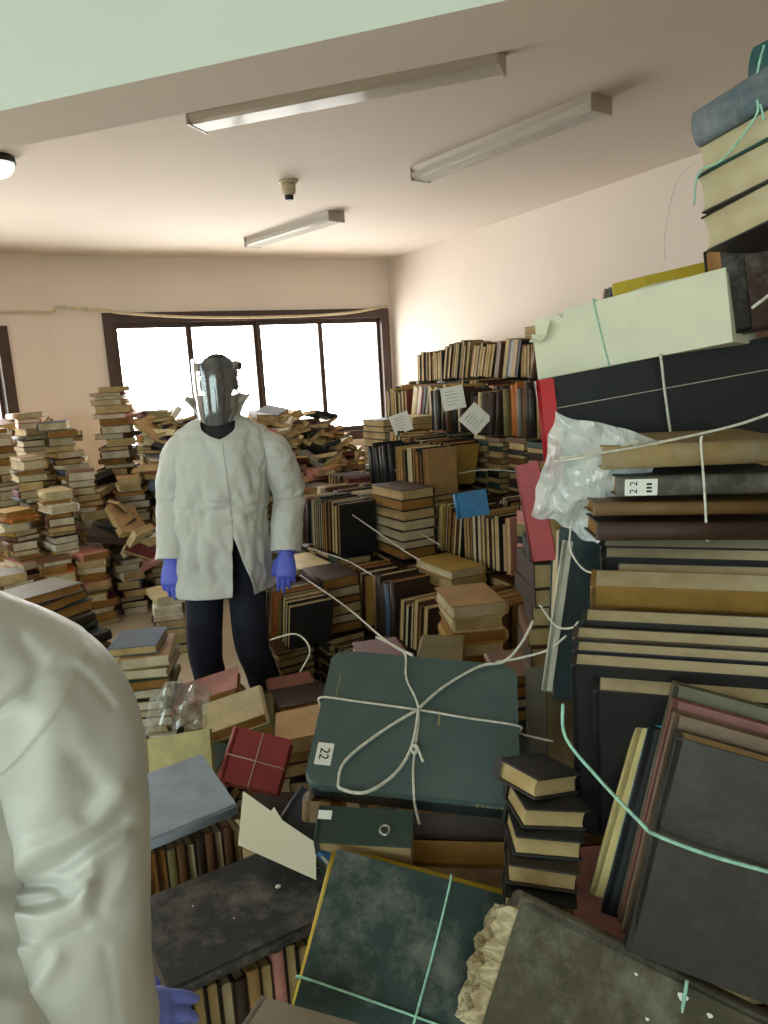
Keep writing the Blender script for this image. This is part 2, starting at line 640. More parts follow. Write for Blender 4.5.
# ------------------------------------------------------------------ ceiling fittings
def ceiling_fitting(p, q, width, label):
    a, b = V(p), V(q)
    c = (a + b) / 2
    L = (b - a).length
    d = b - a
    d.z = 0
    m = basis((c.x, c.y, ZC), d, V((-d.y, d.x, 0)))      # z up
    t = empty('ceiling_light', m, label, 'ceiling light', 'fluorescent ceiling lights')
    h = width / 2
    bm = bmesh.new()
    prism(bm, [(-h * .75, -0.04), (h * .75, -0.04), (h, 0), (-h, 0)], -L / 2 + .012, L / 2 - .012)
    bm.transform(Matrix(((0, 0, 1, 0), (1, 0, 0, 0), (0, 1, 0, 0), (0, 0, 0, 1))))
    obj('housing', bm, M['lamp_housing'], t)
    bm = bmesh.new()
    prof = [(-h, -0.035)] + [(-h + .006, -0.062), (-h + .02, -0.074), (h - .02, -0.074), (h - .006, -0.062)] + [(h, -0.035)]
    prism(bm, prof, -L / 2 + .012, L / 2 - .012)
    bm.transform(Matrix(((0, 0, 1, 0), (1, 0, 0, 0), (0, 1, 0, 0), (0, 0, 0, 1))))
    obj('diffuser', bm, M['diffuser'], t)
    for s in (-1, 1):
        bm = bmesh.new()
        box(bm, s * L / 2 - (.014 if s > 0 else 0), s * L / 2 + (.014 if s < 0 else 0), -h - .003, h + .003, -0.077, 0)
        bevel_all(bm, 0.003)
        obj('end_cap', bm, M['lamp_housing'], t)
    for s in (-1, 1):
        bm = bmesh.new()
        sweep(bm, [(-L / 2 + .03, s * h * .45, -.054), (L / 2 - .03, s * h * .45, -.054)], 0.013, 10)
        obj('tube', bm, M['tube'], t, smooth=True)
    return t


ZL = ZC - 0.07
ceiling_fitting(atz(196, 128, ZL), atz(503, 68, ZL), 0.15, 'long fluorescent ceiling light nearest the beam, dull acrylic cover')
ceiling_fitting(atz(420, 181, ZL), atz(602, 111, ZL), 0.15, 'fluorescent ceiling light close to the plain wall, bright streak along its cover')
ceiling_fitting(atz(252, 247, ZL), atz(337, 221, ZL), 0.15, 'small looking far fluorescent ceiling light beyond the smoke detector')

c = atz(288, 181, ZC)
t = empty('smoke_detector', Matrix.Translation((c.x, c.y, ZC)), 'small beige smoke detector on the ceiling', 'smoke detector')
bm = bmesh.new()
sweep(bm, [(0, 0, 0), (0, 0, -.012), (0, 0, -.018)], [.062, .060, .046], 24)
obj('base', bm, M['detector'], t)
bm = bmesh.new()
sweep(bm, [(0, 0, -.018), (0, 0, -.05), (0, 0, -.078), (0, 0, -.086)], [.045, .045, .040, .034], 24)
obj('sensor_cup', bm, M['detector'], t)
bm = bmesh.new()
sweep(bm, [(0, 0, -.086), (0, 0, -.11), (0, 0, -.114)], [.028, .026, .018], 20)
obj('sensor_tip', bm, M['dark_plastic'], t)

c = atz(0, 156, ZC)
t = empty('ceiling_lamp', Matrix.Translation((c.x - .02, c.y, ZC)), 'round lit ceiling lamp with a dark rim by the beam', 'ceiling lamp')
bm = bmesh.new()
sweep(bm, [(0, 0, 0), (0, 0, -.03), (0, 0, -.035)], [.085, .092, .09], 28)
obj('rim', bm, M['dark_plastic'], t)
bm = bmesh.new()
bmesh.ops.create_uvsphere(bm, u_segments=24, v_segments=12, radius=.082)
bm.transform(Matrix.Translation((0, 0, -.035)) @ Matrix.Diagonal((1, 1, .9, 1)))
obj('glass_globe', bm, M['lit_glass'], t, smooth=True)

# cable sagging along the back wall above the window
inw = (mb.to_3x3() @ V((0, 0, -sb_))).normalized()
inl = (ml.to_3x3() @ V((0, 0, -sl_))).normalized()


def on_wall(px_, py_, m, off=0.03):
    """Point where the sight line meets a wall's inside plane, brought off it by a little."""
    n = m.to_3x3().col[2].normalized()
    d = ray(px_, py_)
    tt = (m.translation - CAMP).dot(n) / d.dot(n)
    return CAMP + d * tt


pts = [on_wall(-60, 314, ml) + inl * .02, on_wall(0, 312, ml) + inl * .02, on_wall(30, 312, ml) + inl * .02, on_wall(52, 312, mb) + inw * .03,
       on_wall(60, 307, mb) + inw * .02, on_wall(103, 311, mb) + inw * .06, on_wall(125, 314, mb) + inw * .06, on_wall(200, 318, mb) + inw * .07, on_wall(290, 317, mb) + inw * .07,
       on_wall(350, 313, mb) + inw * .06, on_wall(386, 306, mb) + inw * .03]
string_obj(pts, 'pale cable slung along the wall above the brown window', 'string_cream', 0.014, name='cable', cat='cable')


# ------------------------------------------------------------------ books
PALETTE = [  # name, sRGB, weight for the loose heap, weight for the bound volumes
    ('tan', (168, 134, 88), 4, 3), ('cream', (208, 192, 150), 5, 2), ('brown', (104, 72, 46), 5, 5), ('dark brown', (58, 42, 34), 4, 10),
    ('black', (30, 30, 32), 3.5, 14), ('maroon', (96, 40, 42), 3, 2), ('olive', (120, 112, 70), 3, 2), ('grey', (132, 128, 118), 2, 2),
    ('slate blue', (70, 84, 104), 2, 0.5), ('orange', (190, 112, 54), 1.2, 0.5), ('pinkish', (190, 132, 122), 1.2, 1), ('dark green', (44, 62, 54), 1, 2.5),
    ('ochre', (168, 138, 66), 3, 2), ('white', (222, 218, 206), 1.6, 0.8)]


def pick(col_i):
    tot = sum(p[col_i] for p in PALETTE)
    r = RNG.random() * tot
    for p in PALETTE:
        r -= p[col_i]
        if r <= 0:
            return p
    return PALETTE[0]


def vary(rgb, k=0.12):
    f = 1 + RNG.uniform(-k, k)
    return tuple(min(1.0, v * f) for v in s2l(rgb))


def book_bm(w, h, t, hard=True, cover_only=False, pages_only=False):
    """Closed book: spine at x=-w/2, fore edge at x=+w/2, lying in x-y, z from 0 to t."""
    bm = bmesh.new()
    b = 0.0032 if hard else 0.0012
    o = 0.004 if hard else 0.0006
    if not pages_only:
        for z0, z1 in ((0, b), (t - b, t)):
            box(bm, -w / 2 + .002, w / 2, -h / 2, h / 2, z0, z1, 0)
        n = 5
        rr = min(.012, t * .28) if hard else .0015
        prof = [(-w / 2 + .004, 0)]
        for i in range(n + 1):
            a = pi * i / n
            prof.append((-w / 2 + .002 - rr * sin(a), t / 2 - (t / 2) * cos(a)))
        prof.append((-w / 2 + .004, t))
        lo = [bm.verts.new((x, -h / 2, z)) for x, z in prof]
        hi = [bm.verts.new((x, h / 2, z)) for x, z in prof]
        for i in range(len(prof) - 1):
            f = bm.faces.new([lo[i], lo[i + 1], hi[i + 1], hi[i]])
            f.smooth = True
        bm.faces.new(lo)
        bm.faces.new(hi[::-1])
    if not cover_only:
        # page block with a slightly hollow fore edge
        x0, x1 = -w / 2 + .002, w / 2 - o
        y0, y1 = -h / 2 + o, h / 2 - o
        dip = min(.006, t * .12) if hard else .001
        k = 4
        prof = [(x0, b)] + [(x1 - dip * sin(pi * i / k), b + (t - 2 * b) * i / k) for i in range(k + 1)] + [(x0, t - b)]
        lo = [bm.verts.new((x, y0, z)) for x, z in prof]
        hi = [bm.verts.new((x, y1, z)) for x, z in prof]
        m = len(prof)
        fs = [bm.faces.new(lo), bm.faces.new(hi[::-1])]
        for i in range(m):
            fs.append(bm.faces.new([lo[i], hi[i], hi[(i + 1) % m], lo[(i + 1) % m]]))
        for f in fs:
            f.material_index = 1
    bmesh.ops.recalc_face_normals(bm, faces=list(bm.faces))
    return bm


_cache = {}


def shared_book_mesh(w, h, t, hard, pages):
    k = (round(w / .02), round(h / .02), round(t / .006), hard, pages)
    if k not in _cache:
        w, h, t = k[0] * .02, k[1] * .02, k[2] * .006
        bm = book_bm(w, h, t, hard)
        me = bpy.data.meshes.new('book')
        bm.to_mesh(me)
        bm.free()
        me.materials.append(M['cover'])
        me.materials.append(M[pages])
        _cache[k] = (me, w, h, t)
    return _cache[k]


def size_of(w, h, t):
    return max(1, round(w / .02)) * .02, max(1, round(h / .02)) * .02, max(1, round(t / .006)) * .006


def put_book(m, w, h, t, colour, label, group, name='book', hard=True, pages='pages', cat='book'):
    me, *_ = shared_book_mesh(w, h, t, hard, pages)
    o = link(name, me, None, m)
    o.color = tuple(colour) + (1,)
    return tag(o, label, cat, group)


# countless further books: one mesh
HV, HF, HM, HC, HB = [], [], [], [], []


def heap_book(m, w, h, t, colour):
    HB.append((m.copy(), w, h, t, colour))


def heap_book_mesh(m, w, h, t, colour):
    b, o = .003, .004
    for (x0, x1, y0, y1, z0, z1, mi) in ((-w / 2, w / 2, -h / 2, h / 2, 0, b, 0), (-w / 2, w / 2, -h / 2, h / 2, t - b, t, 0),
                                         (-w / 2, -w / 2 + b, -h / 2, h / 2, b, t - b, 0), (-w / 2 + b, w / 2 - o, -h / 2 + o, h / 2 - o, b, t - b, 1)):
        i = len(HV)
        HV.extend([tuple(m @ V(p)) for p in [(x0, y0, z0), (x1, y0, z0), (x1, y1, z0), (x0, y1, z0), (x0, y0, z1), (x1, y0, z1), (x1, y1, z1), (x0, y1, z1)]])
        for f in [(0, 3, 2, 1), (4, 5, 6, 7), (0, 1, 5, 4), (1, 2, 6, 5), (2, 3, 7, 6), (3, 0, 4, 7)]:
            HF.append([i + k for k in f])
            HM.append(mi)
            HC.append(colour)


def heap_column(x, y, ztop, w=.22, h=.28, yaw=0.0, z0=0.0, jit=.02, pal=2, dark=False):
    """A plain stack of the countless kind from z0 up to just under ztop."""
    z = z0
    while z < ztop - .03:
        t = min(RNG.uniform(.035, .07), max(.012, ztop - .002 - z))
        p = pick(pal)
        if dark:
            dn = RNG.choice(('black', 'dark brown', 'dark green', 'brown'))
            p = next(q for q in PALETTE if q[0] == dn)
            t = min(t, RNG.uniform(.022, .045))
            yaw = yaw + pi
        m = Matrix.Translation((x + RNG.uniform(-jit, jit), y + RNG.uniform(-jit, jit), z)) @ Matrix.Rotation(yaw + RNG.uniform(-.12, .12), 4, 'Z')
        heap_book(m, w * RNG.uniform(.88, 1), h * RNG.uniform(.88, 1), t - .001, vary(p[1]))
        z += t


ORD = ['topmost', '2nd', '3rd', '4th', '5th', '6th', '7th', '8th', '9th', '10th', '11th', '12th', '13th', '14th', '15th', '16th', '17th', '18th', '19th', '20th']


def ordinal(i):
    return 'topmost' if i == 0 else ORD[i] if i < 20 else '%dth' % (i + 1)


def stack(x, y, ztop, zbot, desc, yaw=0.0, w=(.18, .22), h=(.24, .32), t=(.032, .06), lean=(0, 0), tops=(), pal=2, name='book', fill=True,
          group=None, jyaw=.24, pages=('pages', 'cream_pages', 'white_pages', 'white_pages', 'brown_pages')):
    """Books lying flat on each other, made from the floor or zbot up to ztop; labelled from the top down."""
    zs, z = [], zbot
    while z < ztop - .015:
        tt = RNG.uniform(*t)
        _, _, tq = size_of(.2, .2, tt)
        zs.append((z, tq))
        z += tq + .003
    n = len(zs)
    for i, (z, tq) in enumerate(zs):
        k = n - 1 - i
        p = pick(pal)
        if k < len(tops) and tops[k]:
            p = next(q for q in PALETTE if q[0] == tops[k])
        f = (z - zbot)
        m = Matrix.Translation((x + lean[0] * f + RNG.uniform(-.024, .024), y + lean[1] * f + RNG.uniform(-.02, .02), z))
        fl = pi if RNG.random() < .4 else 0
        m = m @ Matrix.Rotation(yaw + fl + RNG.uniform(-jyaw, jyaw), 4, 'Z') @ Matrix.Rotation(RNG.gauss(0, .006), 4, 'X') @ Matrix.Rotation(RNG.gauss(0, .007), 4, 'Y')
        put_book(m, RNG.uniform(*w), RNG.uniform(*h), tq, vary(p[1]), '%s book, %s in the %s' % (p[0], ordinal(k), desc), group or 'books in the ' + desc,
                 name, RNG.random() < .8, RNG.choice(pages))
    if fill and zbot > .05:
        heap_column(x, y, zbot, .2, .26, yaw)


# ---- the loose heap in the bay: pixel column, distance, top and lowest visible row
def zat(px_, py_, Y):
    return at(px_, py_, Y).z


BAY = [  # px, distance, top row, bottom row, description, yaw, lean, tops
    (33, 5.75, 414, 455, 'stack with orange near its top', .5, (0, 0), ('tan', 'orange')),
    (77, 5.75, 424, 480, 'slanting stack beside the tallest stack', .25, (-.25, 0), ('slate blue', 'olive')),
    (121, 6.05, 389, 472, 'tallest stack reaching the window frame', .1, (.02, 0), ('tan', 'maroon', 'cream')),
    (157, 6.3, 408, 480, 'stack between tallest stack and person', .4, (0, 0), ('brown',)),
    (93, 5.3, 470, 546, 'mid heap stack below the slanting one', .2, (-.05, 0), ('brown', 'olive', 'tan')),
    (138, 5.45, 474, 545, 'broad stack below the tallest stack', .1, (0, 0), ('tan', 'cream')),
    (34, 5.2, 456, 500, 'tied looking stack left of mid heap', .35, (0, 0), ('tan', 'tan')),
    (4, 5.45, 428, 505, 'stack against the bay window frame', .6, (0, 0), ('white', 'cream')),
    (62, 5.0, 492, 556, 'cream edged stack above the pink topped one', .3, (.04, 0), ('cream', 'cream', 'white')),
    (24, 4.85, 512, 565, 'stack slumping above the nearer person', .5, (0, 0), ('ochre', 'orange')),
    (60, 4.75, 555, 600, 'low stack beside the pink topped one', .4, (0, 0), ('brown', 'cream')),
    (98, 4.95, 554, 616, 'pink topped stack standing on the bare floor', .28, (0, 0), ('pinkish', 'cream', 'cream', 'tan')),
    (133, 5.2, 557, 606, 'low stack next to the pink topped one', .2, (0, 0), ('grey', 'cream')),
    (162, 5.42, 552, 597, 'low stack near the standing person\'s glove', .3, (0, 0), ('cream',)),
    (22, 4.45, 575, 640, 'stack half behind the nearer shoulder', .5, (0, 0), ('grey', 'brown')),
    (172, 4.35, 590, 622, 'little stack behind the standing person\'s leg', .1, (0, 0), ('cream', 'white')),
]
for (px_, Y, y0, y1, desc, yaw, lean, tops) in BAY:
    a, b = at(px_, y0, Y), at(px_, y1, Y)
    zb = b.z if b.z > .10 else 0.0
    near = Y < 5.15
    big = 1.35 if 'tallest stack reaching' in desc else 1.15 if 'slanting stack' in desc else 1.0
    stack(b.x, Y, a.z, max(0.0, zb), desc, yaw + (.05 if big > 1.3 else .25), lean=lean, tops=tops, w=(.15 * big, .19 * big), h=(.22 * big, .30 * big), t=(.026, .062))

# dark volumes slipping against each other just past the nearer person's shoulder
sx, sy = at(74, 640, 3.5).xy
stack(sx, sy, zat(62, 592, 3.5), 0.0, 'dark slanting stack past the nearer shoulder', -.5, lean=(-.22, .05),
      tops=('grey', 'dark brown', 'dark green', 'dark brown'), pal=3, w=(.22, .26), h=(.3, .36), t=(.04, .06), pages=('brown_pages', 'brown_pages', 'pages'))

# the stack on the floor nearer than the standing person
sx, sy = at(149, 690, 3.0).xy
stack(sx, sy, zat(149, 638, 3.0), 0.03, 'neat floor stack before the standing person', .12,
      tops=('slate blue', 'tan', 'olive', 'dark green', 'olive', 'dark brown', 'brown'), w=(.19, .21), h=(.24, .26), t=(.034, .048), fill=False, jyaw=.08)


# ---- the terraces of bound volumes climbing the plain wall
nrm = V((-0.8871, -0.4615))          # from the plain wall into the room
u2 = wdir


def hill(a, s):
    z = 1.90 - .58 * a + .07 * (s - 2.6)
    if s < 2.2:
        z -= .16 * (2.2 - s)
    if s > 3.6 and a > 1.6:
        z -= .25 * (s - 3.6)
    return z


BV = []     # candidates: (share key, build function)
STEP = .30
row_names = {}
bundles = []
rowdepth = .245
for ia in range(12):
    a = .14 + rowdepth * ia
    s = a + .62 + RNG.uniform(0, .15)
    while s < 4.75 - (.35 if a > 2.3 else 0):
        n = RNG.randint(7, 13)
        ts = [size_of(.2, .2, RNG.uniform(.021, .046))[2] for _ in range(n)]
        L = sum(ts) + .0015 * n
        mid = s + L / 2
        # terraces two rows wide
        z = max(0.0, STEP * math.floor((hill(a - (rowdepth if ia % 2 else 0), mid) - .10) / STEP))
        bundles.append((ia, a, s, L, ts, z))
        s += L + RNG.uniform(.012, .05)

cells = {}
for (ia, a, s, L, ts, z) in bundles:
    c2 = cornerR + nrm * a + u2 * (s + L / 2)
    cells.setdefault(ia, []).append((s, a, L, ts, z, c2))

ROWTXT = ['row touching the plain wall'] + ['%s row off the plain wall' % q for q in ('second', 'third', 'fourth', 'fifth', 'sixth', 'seventh', 'eighth', 'ninth', 'tenth', 'eleventh', 'twelfth')]
vols = []
for ia, lst in cells.items():
    cnt = 0
    for (s, a, L, ts, z, c2) in lst:
        if z > .05:
            cc = cornerR + nrm * a + u2 * (s + L / 2)
            for q in (-.25, .25):
                p = cc + u2 * (q * L)
                heap_column(p.x, p.y, z - .006, .21, L * .5 - .01, atan2(u2.y, u2.x) - pi / 2, jit=.004, pal=3, dark=True)
        # a horizontal pile now and then
        flat = RNG.random() < .10
        hb = RNG.uniform(.25, .31)
        theme = pick(3) if RNG.random() < .55 else None
        tilt = RNG.choice([0, .05, .10, .16, .22, .28, -.08])
        pages_out = RNG.random() < .36
        pos = s
        if flat:
            zz = z
            topz = z + RNG.uniform(.22, .34)
            k = 0
            c = cornerR + nrm * a + u2 * (s + L / 2)
            ll = []
            while zz < topz:
                tq = size_of(.2, .2, RNG.uniform(.034, .06))[2]
                m = Matrix.Translation((c.x, c.y, zz)) @ Matrix.Rotation(atan2(u2.y, u2.x) - pi / 2 + (pi if pages_out else 0) + RNG.uniform(-.05, .05), 4, 'Z')
                ll.append((m, .2, min(.34, L - .01), tq))
                zz += tq + .0015
            for m, w, h, tq in ll:
                p = theme if theme and RNG.random() < .6 else pick(3)
                vols.append([ia, m, w, h, tq, p, 'flat', m.translation.copy()])
            continue
        for tq in ts:
            h = hb * RNG.uniform(.88, 1.02)
            w = RNG.uniform(.19, .225)
            p = theme if theme and RNG.random() < .6 else pick(3)
            xdir = V((-nrm.x, -nrm.y, 0))                   # spine looks into the room
            if pages_out:
                xdir = -xdir
            yd = V((0, 0, 1))
            zd = xdir.cross(yd)
            base = cornerR + nrm * (a + RNG.uniform(-.012, .012)) + u2 * pos
            sgn = 1 if zd.dot(V((u2.x, u2.y, 0))) > 0 else -1
            org = V((base.x, base.y, z)) + (V((u2.x, u2.y, 0)) * (0 if sgn > 0 else tq))
            m = basis(org, xdir, yd)
            # lean the whole bundle back a little about its foot
            if tilt:
                m = Matrix.Translation(org) @ Matrix.Rotation(-tilt, 4, V((nrm.x, nrm.y, 0))) @ Matrix.Translation(-org) @ m
            m = m @ Matrix.Translation((0, h / 2 + abs(sin(tilt)) * tq, 0))
            vols.append([ia, m, w, h, tq, p, 'up', m.translation.copy()])
            pos += tq + .0015

seen = []
for v in vols:
    x, y = project(v[7])
    d = v[7].y
    vis = 282 < x < 556 and 318 < y < 690
    if vis:
        seen.append((d, id(v)))
seen.sort()
keep = set(i for _, i in seen[:285])
cnt = {}
BVL = []
for v in vols:
    ia, m, w, h, tq, p, kind, c = v
    if project(c)[0] > 620 or c.y < 2.6:
        continue
    col = vary(p[1])
    k = cnt.get(ia, 0)
    cnt[ia] = k + 1
    if id(v) in keep:
        BVL.append((ia, p[0], '%s bound volume, %s from the far window, %s', put_book(m, w, h, tq, col, '%s bound volume, %s from the far window, %s' % (p[0], 'first' if k == 0 else ordinal(k), ROWTXT[ia]),
                 'bound volumes stepped up the plain wall', 'bound_volume', True, RNG.choice(('pages', 'brown_pages', 'brown_pages', 'cream_pages')), 'book')))
    else:
        w, h, tq = size_of(w, h, tq)
        heap_book(m, w, h, tq, col)

# ---- the mound of tumbled books under the window, behind the standing person
for i in range(430):
    px_ = RNG.uniform(150, 372)
    d = RNG.uniform(0, 1)
    Y = 6.1 + 1.2 * (px_ - 150) / 222 - d * 1.0
    prof = 404 + 6 * sin(px_ * .11) + max(0, (px_ - 318)) * 1.1
    top = zat(px_, prof, Y + d * 1.0)
    base = at(px_, prof, Y)
    z = max(.1, top - .12 - d * RNG.uniform(.55, .75) - RNG.random() ** 2 * .25)
    wall_gap = (V((base.x, base.y)) - cornerR).dot(V((inw.x, inw.y)))
    if wall_gap < .3:
        continue
    p = pick(2)
    m = Matrix.Translation((base.x, base.y, z)) @ Matrix.Rotation(RNG.uniform(0, 6.28), 4, 'Z') @ Matrix.Rotation(RNG.gauss(0, .3), 4, 'X') @ Matrix.Rotation(RNG.gauss(0, .2), 4, 'Y')
    heap_book(m, RNG.uniform(.16, .22), RNG.uniform(.22, .3), RNG.uniform(.025, .055), vary(p[1]))
for i in range(15):
    for j in range(3):
        px_ = 140 + i * 16
        Y = 6.25 + 1.2 * (px_ - 150) / 222 - .32 * j
        prof = 408 + max(0, (px_ - 318)) * 1.1
        q = at(px_, prof, Y)
        if (V((q.x, q.y)) - cornerR).dot(V((inw.x, inw.y))) > .25:
            heap_column(q.x, q.y, max(.2, zat(px_, prof, Y) - .1 - .3 * j), .24, .3, RNG.uniform(0, 1), jit=.03)
for i in range(150):
    px_ = RNG.uniform(-15, 170)
    v = RNG.random()
    Y = 6.2 - 1.2 * v
    prof = 425 + 110 * v + 14 * sin(px_ * .09) - (18 if 95 < px_ < 150 and v < .3 else 0)
    q = at(px_, prof, Y)
    if (q.xy - cornerL).dot(V((inl.x, inl.y))) < .25 or (q.xy - cornerR).dot(V((inw.x, inw.y))) < .25:
        continue
    p = pick(2)
    m = Matrix.Translation((q.x, q.y, max(.05, q.z - .07))) @ Matrix.Rotation(RNG.uniform(0, 6.28), 4, 'Z') @ Matrix.Rotation(RNG.gauss(0, .35), 4, 'X') @ Matrix.Rotation(RNG.gauss(0, .3), 4, 'Y')
    heap_book(m, RNG.uniform(.16, .22), RNG.uniform(.22, .3), RNG.uniform(.025, .06), vary(p[1]))
# books that fill the bay behind and below the front stacks
for i in range(11):
    px_ = -20 + i * 18
    for Y in (6.0, 5.6):
        q = at(px_, 450, Y)
        if (q.xy - cornerL).dot(V((inl.x, inl.y))) > .3:
            heap_column(q.x, q.y + .05, max(.2, q.z - .05 - (.35 if Y < 5.8 else 0)), .2, .26, RNG.uniform(0, 1), jit=.02)


# ------------------------------------------------------------------ big volumes and files, near by
def sided(bm, side, w, h):
    """Turns a book built with its spine on x=0 (size W along x, Hh along y) so that the spine lies on the asked side of w x h."""
    for v in bm.verts:
        x, y = v.co.x, v.co.y
        if side == 'R':
            v.co.x = w - x
        elif side == 'T':
            v.co.x, v.co.y = y, h - x
        elif side == 'B':
            v.co.x, v.co.y = y, x
    bmesh.ops.recalc_face_normals(bm, faces=list(bm.faces))


def volume(name, label, A, B, C, t, colour, side='L', mat='cover', pages='pages', group=None, cat='book', board=.004, over=.006, round_=True, corner=.004,
           rough_edge=0.0, spine=True):
    """Large volume: A bottom-left, B bottom-right, C top-left of the board that faces the viewer; t its thickness behind that."""
    A, B, C = V(A), V(B), V(C)
    w, h = (B - A).length, (C - A).length
    m = basis(A, B - A, C - A)
    root = empty(name, m, label, cat, group)
    W, Hh = (w, h) if side in 'LR' else (h, w)
    bm = bmesh.new()
    for z0, z1 in ((-board, 0), (-t, -t + board)):
        prism(bm, rrect(.002, W, 0, Hh, corner, 3), z0, z1, 0, .0012, 2)
    if spine:
        rr = min(.016, t * .3) if round_ else .002
        n = 8
        prof = [(.012, 0)] + [(.003 - rr * sin(pi * i / n), -t / 2 + t / 2 * cos(pi * i / n)) for i in range(n + 1)] + [(.012, -t)]
        lo = [bm.verts.new((x, 0, z)) for x, z in prof]
        hi = [bm.verts.new((x, Hh, z)) for x, z in prof]
        for i in range(len(prof) - 1):
            f = bm.faces.new([lo[i], lo[i + 1], hi[i + 1], hi[i]])
            f.smooth = True
        # a skin's thickness inside, leaving the page block free
        bm.faces.new([lo[k] for k in range(len(lo))])
        bm.faces.new([hi[k] for k in range(len(hi))][::-1])
    sided(bm, side, w, h)
    cv = obj('cover', bm, M[mat], root)
    cv.color = tuple(s2l(colour)) + (1,)
    bm = bmesh.new()
    k = 10
    o = over
    zs = [-board - (t - 2 * board) * i / k for i in range(k + 1)]
    dip = min(.008, t * .12) if round_ else 0
    ny = 14
    grid = []
    for i, z in enumerate(zs):
        row = []
        for j in range(ny + 1):
            y = o + (Hh - 2 * o) * j / ny
            x = W - o - dip * sin(pi * i / k) + (RNG.uniform(-1, 1) * rough_edge if rough_edge else RNG.uniform(-.0006, .0006))
            row.append(bm.verts.new((x, y + ((RNG.uniform(-1, 1) * rough_edge) if rough_edge and j in (0, ny) else 0), z)))
        grid.append(row)
    inner = [[bm.verts.new((.006, o, z)), bm.verts.new((.006, Hh - o, z))] for z in zs]
    for i in range(k):
        for j in range(ny):
            bm.faces.new([grid[i][j], grid[i][j + 1], grid[i + 1][j + 1], grid[i + 1][j]])
        bm.faces.new([inner[i][0], grid[i][0], grid[i + 1][0], inner[i + 1][0]])
        bm.faces.new([grid[i][ny], inner[i][1], inner[i + 1][1], grid[i + 1][ny]])
        bm.faces.new([inner[i][1], inner[i][0], inner[i + 1][0], inner[i + 1][1]])
    bm.faces.new([inner[0][0], inner[0][1]] + grid[0][::-1])
    bm.faces.new([inner[k][1], inner[k][0]] + grid[k])
    sided(bm, side, w, h)
    obj('page_block', bm, M[pages], root)
    return root, m, w, h


def sticker(root, cx, cy, w, h, rot, txt, z=.0006, cell=None):
    """White paper label with its printed figures, on the board of a volume."""
    m = Matrix.Translation((cx, cy, z)) @ Matrix.Rotation(rot, 4, 'Z')
    bm = bmesh.new()
    prism(bm, rrect(-w / 2, w / 2, -h / 2, h / 2, .0015, 2), -.0005, .0004)
    s = obj('number_label', bm, M['paper'], root, m)
    me = text_mesh(txt, w * .55)
    mesh_obj('number', me, M['ink'], s, Matrix.Translation((0, -h * .02, .0008)))
    return s


def PT(a):
    return at(*a)


BLACK, COAL, TEAL, BROWN = (30, 30, 31), (40, 41, 42), (38, 54, 54), (74, 58, 42)

# --- big black file tied with white string, in the middle of the photo
A, B, C = at(303, 783, 1.35), at(521, 806, 1.30), at(338, 650, 1.66)
w, h = (B - A).length, (C - A).length
mX = basis(A, B - A, C - A)
fX = empty('box_file', mX, 'big black file tied crosswise with thick white string, white number label at one corner', 'file')
bm = bmesh.new()
prism(bm, rrect(0, w, 0, h, .028, 7), -.020, 0, 0, .007, 3)
o = obj('lid', bm, M['sheen'], fX, smooth=False)
o.color = s2l((76, 94, 93)) + (1,)
bm = bmesh.new()
prism(bm, rrect(.003, w - .003, .003, h - .003, .026, 7), -.058, -.0205, 0, .004, 3)
o = obj('base_tray', bm, M['sheen'], fX)
o.color = s2l((32, 42, 43)) + (1,)
bm = bmesh.new()
for i in range(7):                      # faint worn gilt marks along the front edge and the lid
    box(bm, w - .085 + i * .0095, w - .085 + i * .0095 + RNG.uniform(.004, .006), -.0006, .0006, -.018, -.018 + RNG.uniform(.004, .008))
obj('gilt_print', bm, M['gilt'], fX)
for (x0, x1, y0, y1) in ((.028, .030, .62, .80), (w * .60, w * .61, .47, .58)):
    bm = bmesh.new()
    box(bm, x0, x1, h * y0, h * y1, 0, .0004)
    obj('worn_mark', bm, M['gilt'], fX)
sticker(fX, .030, h * .20, .052, .034, radians(-90), '22')


def onX(u, v, k=.004):
    return mX @ V((u * w, v * h, k))


kn = (.50, .56)
string_obj([onX(-.012, .60, -.03), onX(-.005, .60, 0.001), onX(.2, .585), onX(*kn, .007), onX(.75, .54), onX(1.0, .52, .003), onX(1.015, .515, -.02), onX(1.17, .46, -.01)],
           'white string running across the big black file from side to side', r=.0026)
string_obj([onX(.22, 1.17, -.01), onX(.34, 1.06, .006), onX(.40, .99, .005), onX(.42, .8), onX(*kn, .008), onX(.50, .2), onX(.515, .01, .003), onX(.525, -.02, -.03), onX(.55, -.08, -.055)],
           'white string running over the big black file from its top edge to its front', r=.0028)
string_obj([onX(*kn, .010), onX(.33, .38, .006), onX(.18, .16, .006), onX(.165, .02, .006), onX(.19, -.03, .010), onX(.30, -.04, .014), onX(.42, .10, .010), onX(.485, .30, .007), onX(*kn, .012)],
           'loose white loop of string hanging from the knot on the big black file', r=.0034)
string_obj([onX(*kn, .012), onX(.62, .76, .006), onX(.80, .95, .006), onX(.93, 1.0, .010), onX(1.02, 1.12, .03), onX(1.08, 1.25, .06)],
           'doubled white string slanting from the knot toward the tall folio', r=.0034)
string_obj([onX(.49, .30, .010), onX(.512, .27, .014), onX(.50, .24, .012), onX(.485, .27, .013), onX(.505, .29, .015), onX(.545, .20, .008)],
           'little knotted string end on the big black file', r=.003)

